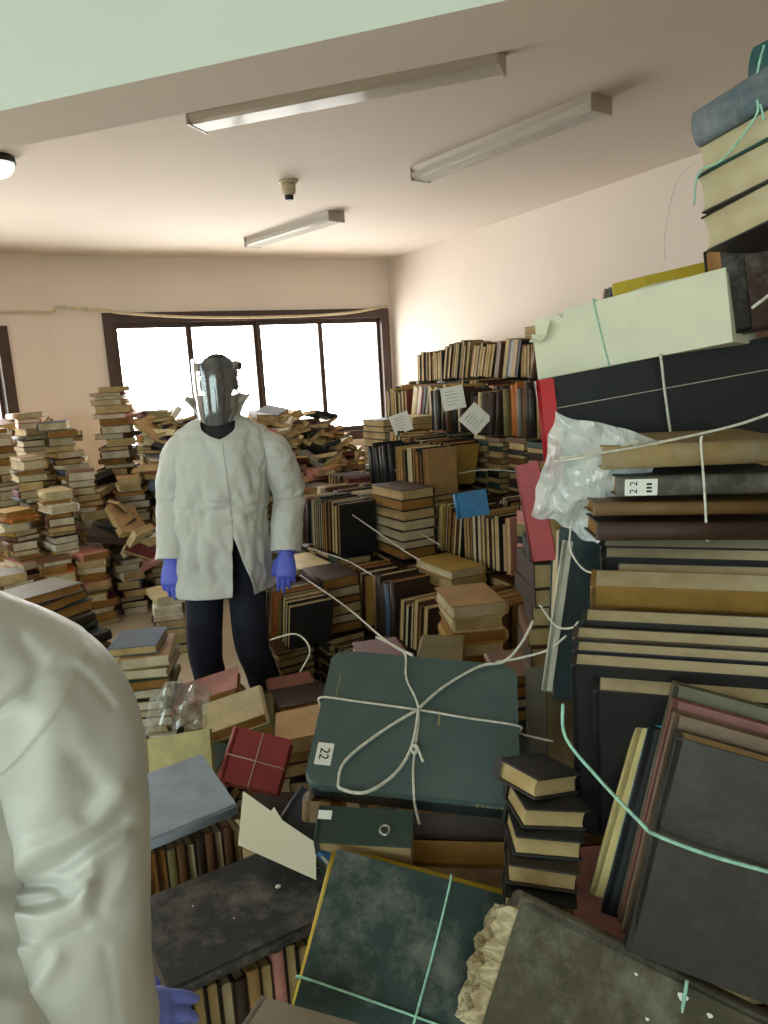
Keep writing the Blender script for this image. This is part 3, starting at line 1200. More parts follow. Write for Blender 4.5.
# --- what the black file lies on
volume('bound_volume', 'brown edged volume poking out under the right part of the black file', at(392, 838, 1.36), at(548, 846, 1.34), at(395, 812, 1.37), .24, (60, 46, 36), 'B', pages='brown_pages', mat='cover', round_=False, over=.004)
volume('bound_volume', 'ochre edged volume under the brown one below the black file', at(400, 868, 1.33), at(556, 872, 1.31), at(402, 840, 1.35), .24, (150, 112, 48), 'B', pages='brown_pages', mat='cover', round_=False, over=.004)
A, B, C = at(312, 842, 1.24), at(412, 848, 1.22), at(318, 805, 1.30)
rt, mt, wt, ht = volume('box_file', 'dark green file end with a metal finger ring under the black file', A, B, C, .22, (42, 58, 52), 'L', mat='sheen', round_=False, cat='file', over=.003)
bm = bmesh.new()
ring = [V((wt * .72 + .009 * cos(2 * pi * i / 16), ht * .42 + .009 * sin(2 * pi * i / 16), .001)) for i in range(16)]
sweep(bm, ring, .003, 6, closed=True)
obj('finger_ring', bm, M['metal'], rt, smooth=True)
bm = bmesh.new()
box(bm, .004, .03, ht * .62, ht * .86, .0002, .0012)
obj('paper_tag', bm, M['paper'], rt)
volume('bound_volume', 'small battered volume with a blank paper tag by the black file\'s corner', at(304, 822, 1.33), at(331, 824, 1.32), at(306, 801, 1.34), .10, (120, 96, 66), 'L', pages='brown_pages')
volume('bound_volume', 'dark leaning volume between the cream card and the black file', at(268, 838, 1.52), at(318, 868, 1.45), at(292, 782, 1.62), .05, (36, 40, 50), 'L', group=None)
volume('notebook', 'blue edged thin notebook wedged below the black file\'s corner', at(318, 850, 1.26), at(338, 872, 1.24), at(326, 826, 1.30), .02, (52, 92, 140), 'L', over=.002)

# --- green black board in front
A, B, C = at(287, 1030, 1.00), at(487, 1092, .95), at(343, 850, 1.22)
rY, mY, wY, hY = volume('ledger', 'large dusty green black ledger tied with pale green string, yellow edge', A, B, C, .028, (46, 64, 62), 'R', mat='dusty', pages='pages', cat='ledger', corner=.006, board=.004)
hx, hy = wY, hY


def onY(u, v, k=.002):
    return mY @ V((u * wY, v * hY, k))


string_obj([onY(-.015, .26, -.02), onY(.0, .26), onY(.3, .25), onY(.60, .235, .004), onY(.9, .22), onY(1.08, .21)], 'pale green string across the green black ledger from side to side', 'string_green', .002)
string_obj([onY(.66, 1.02, -.02), onY(.665, 1.0), onY(.64, .6), onY(.605, .235, .005), onY(.58, -.03)], 'pale green string down the green black ledger', 'string_green', .0022)
volume('ledger', 'yellow board edged ledger under the green black one', at(287, 1036, 1.035), at(500, 1098, .99), at(341, 846, 1.265), .03, (186, 158, 44), 'L', mat='cover', cat='ledger', pages='cream_pages')
volume('bound_volume', 'grey beige book corner at the photo\'s lower edge below the ledger', at(236, 1030, .90), at(345, 1062, .86), at(268, 998, .98), .045, (148, 140, 122), 'L', mat='cover', round_=False)

# --- thick dusty leather volume and torn pages
A, B, C = at(520, 1056, .90), at(790, 1150, .82), at(514, 894, 1.00)
A, B, C = at(478, 1040, .90), at(770, 1195, .80), at(515, 893, 1.02)
rZ, mZ, wZ, hZ = volume('ledger', 'fat dusty leather ledger with torn pages at its end, front of the right heap', A, B, C, .12, (78, 74, 60), 'T', mat='leather', pages='pages', cat='ledger', rough_edge=.0, board=.006, corner=.012)
bm = bmesh.new()
for q in range(9):
    z = -.010 - q * .011
    pts2 = []
    N = 14
    for i in range(N + 1):
        y = .01 + (hZ - .03) * i / N
        pts2.append((-.006 - RNG.uniform(.0, .022) - .012 * sin(pi * i / N), y))
    lo = [bm.verts.new((x, y, z + RNG.uniform(-.004, .004))) for x, y in pts2]
    hi = [bm.verts.new((.02, y, z + RNG.uniform(-.001, .001))) for x, y in pts2]
    lo2 = [bm.verts.new(v.co + V((0, 0, -.0008))) for v in lo]
    hi2 = [bm.verts.new(v.co + V((0, 0, -.0008))) for v in hi]
    for i in range(N):
        bm.faces.new([lo[i], hi[i], hi[i + 1], lo[i + 1]])
        bm.faces.new([lo2[i + 1], hi2[i + 1], hi2[i], lo2[i]])
        bm.faces.new([lo[i + 1], lo2[i + 1], lo2[i], lo[i]])
obj('torn_pages', bm, M['cream_pages'], rZ)['label'] = 'torn curled page ends'
bm = bmesh.new()
for (u, v, r) in ((.62, .86, .008), (.72, .83, .0045), (.86, .82, .004), (.45, .86, .003), (.52, .62, .003)):
    n = 10
    c0 = bm.verts.new((u * wZ, v * hZ, .0006))
    rg = [bm.verts.new((u * wZ + r * (1 + .3 * sin(3 * a)) * cos(a), v * hZ + r * .7 * sin(a), .0006)) for a in [2 * pi * i / n for i in range(n)]]
    for i in range(n):
        bm.faces.new([c0, rg[i], rg[(i + 1) % n]])
obj('paint_spot', bm, M['paper'], rZ)

# --- stack of tan edged volumes between the ledgers and the black folios

def flat_volume(name, label, P, Q, depth, t, colour, pages='pages', mat='cover', group=None, cat='book', tilt=0.0, spine_far=True, over=.006, board=.004):
    """Volume lying on its side: P-Q is the visible lower front edge; it reaches back by depth and up by t."""
    P, Q = V(P), V(Q)
    x = (Q - P).normalized()
    y = V((-x.y, x.x, 0)).normalized()
    y = (y + V((0, 0, tilt))).normalized()
    y = (y - x * y.dot(x)).normalized()
    z = x.cross(y)
    if z.z < 0:
        z = -z
    A = P + z * t
    return volume(name, label, A, A + (Q - P), A + y * depth, t, colour, 'T' if spine_far else 'B', mat, pages, group, cat, board, over)


for i, (xa, ya, xb, yb, t, c) in enumerate(((543, 801, 610, 815, .038, (44, 42, 40)), (530, 829, 622, 853, .038, (50, 48, 44)), (521, 856, 632, 886, .038, (40, 42, 42)), (514, 884, 645, 926, .038, (60, 52, 44)), (510, 916, 655, 966, .04, (38, 38, 38)))):
    Yd = 1.16 - .016 * i
    xa -= 8
    k = (552 - xa) / (xb - xa)
    P = at(xa, ya, Yd)
    Q = atz(552 + 2 * i, ya + (yb - ya) * k - 6, P.z - .012)
    Q = P + (V((Q.x, Q.y, P.z - .012)) - P).normalized() * .12
    flat_volume('bound_volume', 'tan edged volume, %s of the slipping stack beside the black folios' % ordinal(i), P, Q, .10, t, c, 'pages')

# --- upright folios on the right: nearest bundle leans on the fat ledger
hX = V((.945, -.327, 0)).normalized()


def foot(A, C, w, X0=None):
    """Bottom-right corner for a board whose left edge runs from A up to C."""
    y = (C - A).normalized()
    x = V(X0 if X0 is not None else hX)
    x = (x - y * x.dot(y)).normalized()
    return A + x * w


A, C = at(623, 950, .975), at(675, 736, 1.0)
B = foot(A, C, .27)
d = (basis(A, B - A, C - A).to_3x3().col[2]) * -1.0
rF, mF, wF, hF = volume('folio', 'plain charcoal folio leaning at the front of the right heap under a green string', A, B, C, .040, (46, 44, 41), 'L', mat='sheen', pages='pages', cat='folio', round_=False, over=.002)


def shift(pts, v):
    return [p + v for p in pts]


up = (C - A).normalized()
rt_ = (B - A).normalized()
specs = [('pale brown folio directly behind the charcoal folio', .022, (120, 100, 82), 'pages', .050, -.006, .020),
         ('brown folio with a pink edge, second behind the charcoal folio', .016, (128, 84, 78), 'pages', .064, -.010, .028),
         ('olive grey folio, third behind the charcoal folio', .022, (96, 92, 74), 'pages', .084, -.012, .05)]
off = .044
for lab, t, c, pg, upk, rk, _ in specs:
    q = shift((A, B, C), d * off + up * (upk - .03) + rt_ * rk)
    # keep the foot near the ledger: taller books instead of raised ones
    q = [q[0] - up * (upk - .03), q[1] - up * (upk - .03), q[2]]
    volume('folio', lab, q[0], q[1], q[2], t, c, 'L', pages=pg, cat='folio', round_=False)
    off += t + .003
A2, C2 = at(600, 912, 1.10), at(652, 712, 1.125)
B2 = foot(A2, C2, .13)
volume('folio', 'black folio in front of the thin bright blue one, behind the brown leaning ones', A2, B2, A2 + (C2 - A2) * .93, .013, (34, 36, 40), 'L', cat='folio', round_=False, pages='cream_pages')
q = basis(A2, B2 - A2, C2 - A2).to_3x3().col[2] * -.0145
volume('folio', 'thin bright blue folder peeping out among the leaning folios', A2 + q, B2 + q, C2 + q, .005, (70, 160, 186), 'L', cat='folder', round_=False, pages='cream_pages', board=.0015)
A2, C2 = at(588, 893, 1.125), at(645, 690, 1.15)
B2 = foot(A2, C2, .13)
volume('folio', 'cream folio with pale page edges, between the black folios and the leaning ones', A2, B2, C2, .026, (196, 178, 120), 'L', cat='folio', round_=False, pages='cream_pages')

# --- black folios standing behind, their pale top edges stepping back
hN = V((hX.y, -hX.x, 0))            # toward the viewer
if hN.y > 0:
    hN = -hN
H = [((592, 690), 1.150, .040, .33, BLACK, 'black folio in front of the stepped upright row'),
     ((569, 664), 1.190, .034, .40, BLACK, 'tall black folio with rounded corner, second in the stepped upright row'),
     ((571, 650), 1.226, .030, .40, (46, 48, 54), 'slate black folio, third in the stepped upright row'),
     ((571, 637), 1.258, .034, .40, (70, 58, 46), 'dark brown folio, fourth in the stepped upright row'),
     ((580, 620), 1.296, .040, .40, (46, 44, 42), 'black folio, fifth in the stepped upright row'),
     ((589, 586), 1.350, .062, .42, (132, 100, 46), 'ochre brown folio with broad cream top, in the stepped upright row'),
     ((612, 571), 1.414, .034, .42, (52, 54, 60), 'dark grey folio, seventh in the stepped upright row'),
     ((600, 557), 1.450, .044, .42, BLACK, 'black folio, eighth in the stepped upright row'),
     ((599, 546), 1.496, .044, .42, (60, 54, 44), 'rearmost folio of the stepped upright row')]
for (c, YC, t, hh_, colr, lab) in H:
    C2 = at(c[0], c[1], YC)
    dn = (V((0, 0, -1)) - hN * .27).normalized() * hh_
    A2 = C2 + dn
    volume('folio', lab, A2, A2 + hX * .36, C2, t, colr, 'L', pages='cream_pages', cat='folio', corner=.010, over=.001, board=.003, round_=False)
top_row = at(602, 545, 1.56)

# --- old volumes lying with their spines out, number label on the second
R = [((597, 541), (790, 540), 1.40, .036, (58, 40, 30), 'dark brown volume at the bottom of the old spines stack', .0),
     ((594, 516), (790, 514), 1.41, .026, (104, 78, 44), 'thin brown volume, third of the old spines stack', .0),
     ((617, 497), (790, 493), 1.42, .040, (72, 70, 62), 'grey spined volume with a white number label', .0),
     ((603, 470), (790, 462), 1.42, .046, (142, 120, 78), 'worn tan spined volume on top of the old spines stack', .0)]
mats = {}
zb = None
for i, (a, b, Yd, t, colr, lab, _) in enumerate(R):
    P, Q = at(a[0], a[1], Yd), at(b[0], b[1], Yd - .02)
    rr_, mm_, ww_, hh_ = flat_volume('bound_volume', lab, P, Q, .24, t, colr, 'brown_pages', 'dusty' if i > 1 else 'cover', spine_far=False)
    if i == 2:
        s = Matrix.Translation((.042, -.0128, -t * .5)) @ Matrix.Rotation(radians(90), 4, 'X')
        bm = bmesh.new()
        prism(bm, rrect(-.031, .031, -.016, .016, .0015, 2), -.0005, .0006)
        sk = obj('number_label', bm, M['paper'], rr_, s)
        for k_, (ch, cx) in enumerate((('2', -.004), ('2', -.017))):
            me = text_mesh('2', .020)
            mesh_obj('number', me, M['ink'], sk, Matrix.Translation((-.014, .0075 - .015 * k_, .0009)) @ Matrix.Rotation(radians(90), 4, 'Z'))
        bm = bmesh.new()
        for k_ in range(3):
            box(bm, .010, .020, -.010 + k_ * .007, -.006 + k_ * .007, .0006, .0010)
        obj('small_print', bm, M['ink'], sk)
string_obj([at(702, 436, 1.395), at(701, 443, 1.395), at(703, 470, 1.393), at(705, 500, 1.392), at(707, 541, 1.39)], 'white string down the old spines stack', r=.0026)
string_obj([at(560, 458, 1.40), at(620, 450, 1.41), at(690, 436, 1.42), at(740, 424, 1.42), at(785, 408, 1.42)], 'taut white string stretched along the top of the old spines stack', r=.0028)

# --- black box file upright behind, red folder at its end, pale box on top
A2, B2, C2 = at(556, 470, 1.76), at(880, 414, 1.69), at(551, 378, 1.77)
rB, mB, wB, hB = volume('box_file', 'large shiny black box file lying under the pale green box', A2, B2, C2, .20, (20, 22, 23), 'L', mat='cover', cat='file', round_=False, board=.006, over=.003, pages='brown_pages')
bm = bmesh.new()
box(bm, .004, wB - .002, hB * .66, hB * .66 + .002, 0, .0008)
obj('lid_edge', bm, M['lamp_housing'], rB)['label'] = 'thin pale line of the lid edge'
volume('folder', 'bright red folder standing at the end of the black box file', at(545, 482, 1.74), at(564, 480, 1.72), at(533, 381, 1.78), .03, (178, 20, 30), 'L', mat='sheen', cat='folder', round_=False, over=.003)
volume('folder', 'faded pink red folder standing below the red one', at(531, 562, 1.78), at(556, 560, 1.70), at(517, 466, 1.82), .05, (146, 58, 62), 'L', mat='cover', cat='folder', round_=False, over=.003)
A2, B2, C2 = at(538, 380, 1.93), at(733, 342, 1.62), at(530, 318, 1.95)
A3 = A2
w3, h3 = (B2 - A2).length, (C2 - A2).length
mP = basis(A2, B2 - A2, C2 - A2)
M['pale_board'] = simple('pale_green_board', (216, 216, 192), 0.7, var=.06, scale=9, bump=.12, bscale=40)
pb_ = empty('archive_box', mP, 'pale green board box with a torn corner, tied with green string', 'box')
bm = bmesh.new()
out = [(0, 0), (w3, 0), (w3, h3)]
tear = [(.20 * w3, h3), (.185 * w3, h3 * .86), (.16 * w3, h3 * .96), (.12 * w3, h3 * .90), (.085 * w3, h3 * .72), (.05 * w3, h3 * .66), (.0, h3 * .74)]
prism(bm, out + tear, -.006, 0, 0, .0012, 1)
obj('front_board', bm, M['pale_board'], pb_)
bm = bmesh.new()
box(bm, .004, w3 - .004, .002, h3 - .006, -.20, -.0065)
bevel_all(bm, .003)
obj('box_body', bm, M['pale_board'], pb_)
bm = bmesh.new()
rg = [[bm.verts.new((x * w3, y * h3 + .0, .001 + .02 * k * k + .004 * sin(x * 60))) for x, y in ((.0 - k * .004, .74 - k * .13), (.05, .66 - k * .10), (.085 + k * .006, .72 - k * .10), (.12 + k * .01, .90 - k * .12))] for k in (0, .5, 1)]
for i in range(2):
    for j in range(3):
        bm.faces.new([rg[i][j], rg[i][j + 1], rg[i + 1][j + 1], rg[i + 1][j]])
fl = obj('torn_flap', bm, M['pale_board'], pb_)
so = fl.modifiers.new('s', 'SOLIDIFY')
so.thickness = .0012


def onP(u, v, k=.002):
    return mP @ V((u * w3, v * h3, k))


string_obj([onP(.36, 1.0, -.19), onP(.365, 1.012, -.02), onP(.365, 1.005, .002), onP(.385, .5), onP(.41, .0, .002), onP(.412, -.03, -.001)], 'green string round the pale green box', 'string_green', .0018)
string_obj([at(659, 353, 1.755), at(661, 358, 1.70), at(664, 385, 1.70), at(668, 415, 1.70), at(671, 436, 1.70)], 'white string hanging down the face of the black box file', r=.003)
volume('bound_volume', 'yellow book showing above the pale green box', at(617, 312, 2.16), at(728, 287, 2.10), at(615, 283, 2.17), .03, (196, 170, 44), 'B', mat='cover')
bm = bmesh.new()
cx = onP(.42, 1.10, -.02)
# crumpled paper scrap lying on the pale box
gr = [[bm.verts.new(onP(.44 + .42 * i / 8, 1.0 + .07 * (j / 3) * sin(pi * i / 8) + .01 * RNG.random(), -.01 - .03 * j / 3 + RNG.uniform(-.004, .004))) for i in range(9)] for j in range(4)]
for j in range(3):
    for i in range(8):
        bm.faces.new([gr[j][i], gr[j][i + 1], gr[j + 1][i + 1], gr[j + 1][i]])
o = obj('paper_scrap', bm, M['pale_board'])
so = o.modifiers.new('s', 'SOLIDIFY')
so.thickness = .0008
tag(o, 'curled pale paper scrap along the top of the pale green box', 'paper')

# --- dark upright volumes and the high stack of cream edged books at the right
for i, (a, b, c, Yd, t, colr, lab) in enumerate((((728, 336), (752, 332), (716, 240), 1.66, .16, (46, 40, 36), 'narrow dark upright volume beside the pale green box'),
                                                  ((753, 333), (905, 306), (744, 222), 1.64, .16, (62, 44, 36), 'brown upright volume at the photo edge under the cream edged stack'))):
    volume('bound_volume', lab, at(*a, Yd), at(*b, Yd - .01), at(*c, Yd + .01), t, colr, 'B', mat='dusty', pages='brown_pages', round_=False)
    
zt = None
for i, (a, b, t, colr, pg, lab) in enumerate((((706, 252), (768, 222), .072, (40, 36, 34), 'cream_pages', 'lowest cream edged volume of the high stack'),
                                              ((701, 214), (764, 183), .075, (52, 50, 46), 'cream_pages', 'middle cream edged volume of the high stack'),
                                              ((699, 176), (760, 143), .068, (26, 72, 66), 'cream_pages', 'cream edged volume with a dark teal cover in the high stack'))):
    P, Q = at(*a, 1.58), at(*b, 1.46)
    flat_volume('bound_volume', lab, P, P + (Q - P).normalized() * .22, .26, t, colr, pg, spine_far=True, over=.004)
P, Q = at(698, 147, 1.58), at(758, 112, 1.46)
flat_volume('bound_volume', 'slate blue volume lying on top of the high stack', P, P + (Q - P).normalized() * .22, .26, .07, (84, 98, 106), 'pages', mat='dusty', spine_far=False)
P, Q = at(752, 98, 1.52), at(800, 78, 1.42)
flat_volume('bound_volume', 'dark teal volume at the very top of the high stack', P, Q, .2, .09, (22, 78, 78), 'pages', spine_far=False)
string_obj([at(694, 205, 1.60), at(699, 172, 1.57), at(722, 160, 1.53), at(755, 118, 1.46), at(757, 100, 1.45)], 'green white string round the high cream edged stack', 'string_green', .0022)
string_obj([at(764, 120, 1.44), at(757, 80, 1.46), at(764, 45, 1.44)], 'pale string over the teal volume at the very top', 'string_green', .0022)
string_obj([at(666, 262, 1.82), at(664, 240, 1.80), at(671, 200, 1.74), at(680, 176, 1.68), at(697, 160, 1.60)], 'thin pale thread hanging between the high stack and the pale box', r=.0012)
string_obj([at(752, 308, 1.60), at(768, 296, 1.58), at(790, 280, 1.58)], 'white string end across the brown upright volume', r=.0035)

# --- teal folio with a pale edge and the crumpled plastic over it
volume('folio', 'tall dark teal folio with a pale bare edge below the plastic sheet', at(552, 700, 1.58), at(660, 706, 1.56), at(541, 528, 1.66), .10, (46, 60, 64), 'L', mat='sheen', cat='folio', round_=False, pages='cream_pages', spine=False)
volume('folder', 'narrow pale grey board strip standing along the tall teal folio', at(541, 690, 1.545), at(552, 692, 1.54), at(538, 538, 1.63), .02, (176, 172, 156), 'L', mat='cover', cat='board', round_=False, over=.002)
bm = bmesh.new()
NX, NY = 26, 26
cs = [at(556, 412, 1.50), at(668, 442, 1.46), at(596, 545, 1.50), at(532, 512, 1.55)]
rows = []
for j in range(NY + 1):
    row = []
    for i in range(NX + 1):
        u, v = i / NX, j / NY
        p = cs[0] * (1 - u) * (1 - v) + cs[1] * u * (1 - v) + cs[2] * u * v + cs[3] * (1 - u) * v
        q = V((u * 4.2, v * 4.2, 3.1))
        k = noise.noise(q * .7) * .040 + (abs(noise.noise(q * 1.3)) - .25) * .026 + noise.noise(q * 4) * .003
        bend = .05 * sin(pi * u) * (1 - v)
        row.append(bm.verts.new(p + V((noise.noise(q + V((9, 0, 0))) * .014, -k - bend, noise.noise(q + V((0, 9, 0))) * .014))))
    rows.append(row)
for j in range(NY):
    for i in range(NX):
        bm.faces.new([rows[j][i], rows[j][i + 1], rows[j + 1][i + 1], rows[j + 1][i]])
tag(obj('plastic_sheet', bm, M['plastic_sheet'], smooth=False), 'crumpled translucent white plastic sheet tucked beside the old spines', 'plastic sheet')
string_obj([at(546, 462, 1.52), at(580, 458, 1.45), at(612, 450, 1.42), at(640, 440, 1.42)], 'white string over the crumpled plastic sheet', r=.0022)
string_obj([at(572, 520, 1.50), at(570, 548, 1.52), at(582, 568, 1.50), at(596, 574, 1.46)], 'loose white string below the plastic sheet', r=.0022)
string_obj([at(540, 605, 1.56), at(556, 626, 1.54), at(572, 628, 1.44), at(578, 622, 1.36)], 'white string knotted at the foot of the pale board strip', r=.0024)
string_obj([at(496, 662, 1.62), at(520, 658, 1.60), at(548, 650, 1.58), at(566, 636, 1.52)], 'white string tied from the pale board strip to the black file', r=.0026)

# --- green string round the right hand bundles
string_obj([at(563, 704, 1.175), at(566, 738, 1.165), at(600, 780, 1.10), at(640, 822, .975), at(654, 834, .965), at(700, 852, .945), at(740, 864, .93), at(800, 880, .91)],
           'pale green string slung round the black folios and across the charcoal one', 'string_green', .0030)
string_obj([at(732, 543, 1.52), at(745, 556, 1.46), at(770, 578, 1.38), at(800, 600, 1.33)], 'green string end over the stepped upright row', 'string_green', .003)
string_obj([at(687, 980, .945), at(684, 1000, .935), at(678, 1030, .92)], 'pale green string round the fat dusty ledger', 'string_green', .003)

# ------------------------------------------------------------------ left of the middle: boards on tied rows
def upright_row(P, Q, h, w, n, desc, depth_dir=None, colours=3):
    """Row of upright volumes from P to Q (their front lower edges), spines or fore edges to the viewer."""
    P, Q = V(P), V(Q)
    L = (Q - P).length
    x = (Q - P).normalized()
    back = V((-x.y, x.x, 0)).normalized()
    t = L / n
    for i in range(n):
        p = pick(colours)
        tq = t - .0015
        zd = x
        for xd in ((back, -back)[RNG.random() < .45],):
            pass
        yd = zd.cross(xd)
        flip = yd.z < 0
        m = basis(P + x * (t * i) + (x * tq if flip else V((0, 0, 0))), xd, V((0, 0, 1)) if True else yd)
        m = m @ Matrix.Translation((w / 2 if xd == back else -w / 2, h / 2, 0))
        hh = h * RNG.uniform(.90, 1.0)
        m = m @ Matrix.Translation((0, (hh - h) / 2, 0))
        o = empty('bound_volume', m, None, None)
        c = obj('cover', book_bm(w, hh, tq, cover_only=True), M['cover'], o)
        c.color = tuple(vary(p[1])) + (1,)
        obj('page_block', book_bm(w, hh, tq, pages_only=True), [M['pages'], M[RNG.choice(('pages', 'brown_pages', 'cream_pages'))]], o)
        tag(o, '%s volume, %s from the coat end, row %s' % (p[0], 'first' if i == 0 else ORD[i], desc), 'book', 'row of volumes ' + desc)


# near row under the big dark board
kx = V((.857, .515, 0)).normalized()
ky = V((-kx.y, kx.x, 0))
K0 = V((-.435, 1.165, .500))
upright_row(K0 + ky * .012 + kx * .01 + V((0, 0, -.297)), K0 + ky * .012 + kx * .36 + V((0, 0, -.297)), .272, .2, 13, 'under the big dusty black board')
rK, mK, wK, hK = volume('ledger', 'big dusty black ledger lying flat on a row of volumes', K0, K0 + kx * .40, K0 + ky * .275 + V((0, 0, .01)), .018, (50, 50, 51), 'B', mat='dusty', cat='ledger', pages='brown_pages', corner=.006)
bm = bmesh.new()
for (u, v, r) in ((.68, .52, .007), (.90, .25, .003), (.72, .93, .004), (.40, .40, .002), (.25, .7, .002)):
    bmesh.ops.create_icosphere(bm, subdivisions=1, radius=r, matrix=Matrix.Translation((u * wK, v * hK, r * .3)) @ Matrix.Diagonal((1, .8, .5, 1)))
obj('plaster_crumb', bm, M['paper'], rK)

L0 = V((-.605, 1.515, .560))
upright_row(L0 + ky * .012 + V((0, 0, -.265)), L0 + ky * .012 + kx * .25 + V((0, 0, -.265)), .232, .2, 11, 'under the pale blue board')
rL, mL_, wL, hL = volume('folio', 'pale blue grey board covered volume lying on a row of volumes', L0, L0 + kx * .245 + V((0, 0, .012)), L0 + ky * .27 + V((0, 0, .02)), .024, (150, 164, 182), 'B', mat='cover', cat='folio', pages='brown_pages', round_=False)


def plane_poly(m, pix):
    """Where sight lines meet the plane z=0 of m, in its own x and y."""
    n, o = m.to_3x3().col[2], m.translation
    out = []
    for x, y in pix:
        d = ray(x, y)
        p = m.inverted() @ (CAMP + d * ((o - CAMP).dot(n) / d.dot(n)))
        out.append((p.x, p.y))
    return out


A2, B2, C2 = at(238, 846, 1.50), at(316, 880, 1.40), at(243, 792, 1.58)
mW = basis(A2, B2 - A2, C2 - A2)
bm = bmesh.new()
prism(bm, plane_poly(mW, ((238, 845), (316, 880), (316, 843), (282, 820), (274, 807), (271, 811), (243, 791))), -.0016, 0)
M['card'] = simple('cream_card', (214, 210, 186), .75, var=.03)
tag(obj('card', bm, M['card'], None, mW), 'bare cream card sheet lying across the dusty black ledger', 'card')
volume('folder', 'plain olive cream board standing behind the pale blue volume', at(146, 784, 2.04), at(213, 773, 2.02), at(149, 739, 2.10), .02, (176, 168, 118), 'L', cat='board', round_=False)

# red volume tied with string
A2, B2, C2 = at(219, 780, 2.02), at(277, 794, 2.00), at(222, 725, 2.12)
rN, mN, wN, hN = volume('bound_volume', 'thick red volume tied with thin string, beside the pale blue board', A2, B2, C2, .09, (150, 56, 60), 'L', mat='cover', pages='brown_pages')


def onN(u, v, k=.0015):
    return mN @ V((u * wN, v * hN, k))


string_obj([onN(.50, -.01, -.05), onN(.50, 0), onN(.50, .5), onN(.50, 1.0), onN(.50, 1.01, -.05)], 'thin string up and down the red volume', r=.0014, smooth=False)
string_obj([onN(-.01, .48, -.05), onN(0, .48), onN(.5, .47), onN(1.0, .45), onN(1.01, .45, -.05)], 'thin string across the red volume', r=.0014, smooth=False)

# lying stacks and leaning volumes between the person and the files
def lying(px_, py_, Y, zb, n, yaw, desc, tops, tilt=0, tilt_axis='Y', w=(.2, .24), h=(.26, .32), t=(.035, .055)):
    """A small tied stack, tilted as one, resting on the heap."""
    q = at(px_, py_, Y)
    base = Matrix.Translation((q.x, q.y, zb)) @ Matrix.Rotation(yaw, 4, 'Z') @ Matrix.Rotation(tilt, 4, tilt_axis)
    z = 0
    items = []
    for i in range(n):
        tq = size_of(.2, .2, RNG.uniform(*t))[2]
        items.append((z, tq))
        z += tq + .0015
    for i, (z0, tq) in enumerate(items):
        k = n - 1 - i
        p = next((q_ for q_ in PALETTE if k < len(tops) and q_[0] == tops[k]), None) or pick(3)
        m = base @ Matrix.Translation((RNG.uniform(-.006, .006), RNG.uniform(-.006, .006), z0)) @ Matrix.Rotation((pi if RNG.random() < .5 else 0) + RNG.uniform(-.05, .05), 4, 'Z')
        ww, hh, _ = size_of(RNG.uniform(*w), RNG.uniform(*h), tq)
        root = empty('bound_volume', m, '%s volume, %s in the %s' % (p[0], ordinal(k), desc), 'book', 'volumes in the ' + desc)
        c = obj('cover', book_bm(ww, hh, tq, True, cover_only=True), M['cover'], root)
        c.color = tuple(vary(p[1])) + (1,)
        obj('page_block', book_bm(ww, hh, tq, True, pages_only=True), [M['pages'], M[RNG.choice(('pages', 'brown_pages', 'cream_pages'))]], root)
    heap_column(q.x, q.y, zb - .02, .18, .22, yaw, pal=3)


lying(215, 690, 3.02, .12, 4, .15, 'tilted stack at the standing person\'s feet', ('pinkish', 'brown', 'tan', 'dark brown'), -.22, 'Y', w=(.26, .28), h=(.22, .24))
lying(240, 716, 2.72, .20, 3, .2, 'pale topped stack in front of the tilted stack', ('cream', 'olive', 'dark brown'), -.20, 'Y', w=(.24, .28))
lying(304, 712, 2.90, .14, 3, .3, 'dark low stack behind the black file corner', ('dark brown', 'maroon', 'grey'), -.15, 'X')
lying(312, 752, 2.35, .30, 3, .1, 'tan edged stack beside the red volume', ('tan', 'brown', 'dark brown'), -.1, 'Y', w=(.17, .2), h=(.22, .24))
lying(124, 736, 2.44, .16, 4, .7, 'leaning stack beside the olive cream board', ('maroon', 'tan', 'brown', 'cream'), .5, 'X', w=(.16, .18), h=(.2, .24))
lying(200, 733, 2.42, .18, 3, -.2, 'dark stack under the clear wrap', ('dark green', 'black', 'grey'), .10, 'X', w=(.15, .17), h=(.18, .2))
lying(290, 655, 3.2, .06, 3, .25, 'dark tied stack beside the standing person\'s leg', ('pinkish', 'dark brown', 'black'), -.05, 'X')
lying(380, 640, 2.35, .62, 2, .2, 'red topped stack just behind the big black file', ('maroon', 'dark brown'), 0, 'X', w=(.15, .17), h=(.20, .22), t=(.024, .04))
lying(470, 600, 2.9, .42, 5, .12, 'flat tan stack amid bound volumes', ('tan', 'cream', 'tan', 'ochre', 'tan'), 0, 'X', w=(.2, .22), h=(.28, .3), t=(.045, .06))
lying(440, 632, 2.6, .44, 4, -.2, 'dull stack below the flat tan stack', ('olive', 'grey', 'dark brown', 'black'), .12, 'X', w=(.15, .17), h=(.2, .22), t=(.024, .04))
lying(522, 645, 2.05, .60, 4, .1, 'dark stack beside the pale board strip', ('brown', 'dark brown', 'black', 'dark brown'), -.05, 'Y', w=(.15, .17), h=(.2, .22), t=(.024, .04))
volume('bound_volume', 'bright blue covered volume among the dark bound volumes', at(459, 519, 3.55), at(490, 514, 3.53), at(459, 494, 3.56), .05, (48, 112, 160), 'L', mat='cover')
volume('bound_volume', 'grey brown volume with a light top, standing on end beside the black file', at(527, 795, 1.50), at(549, 795, 1.47), at(527, 668, 1.66), .18, (88, 84, 74), 'L', mat='cover', pages='cream_pages', spine=True, round_=False)

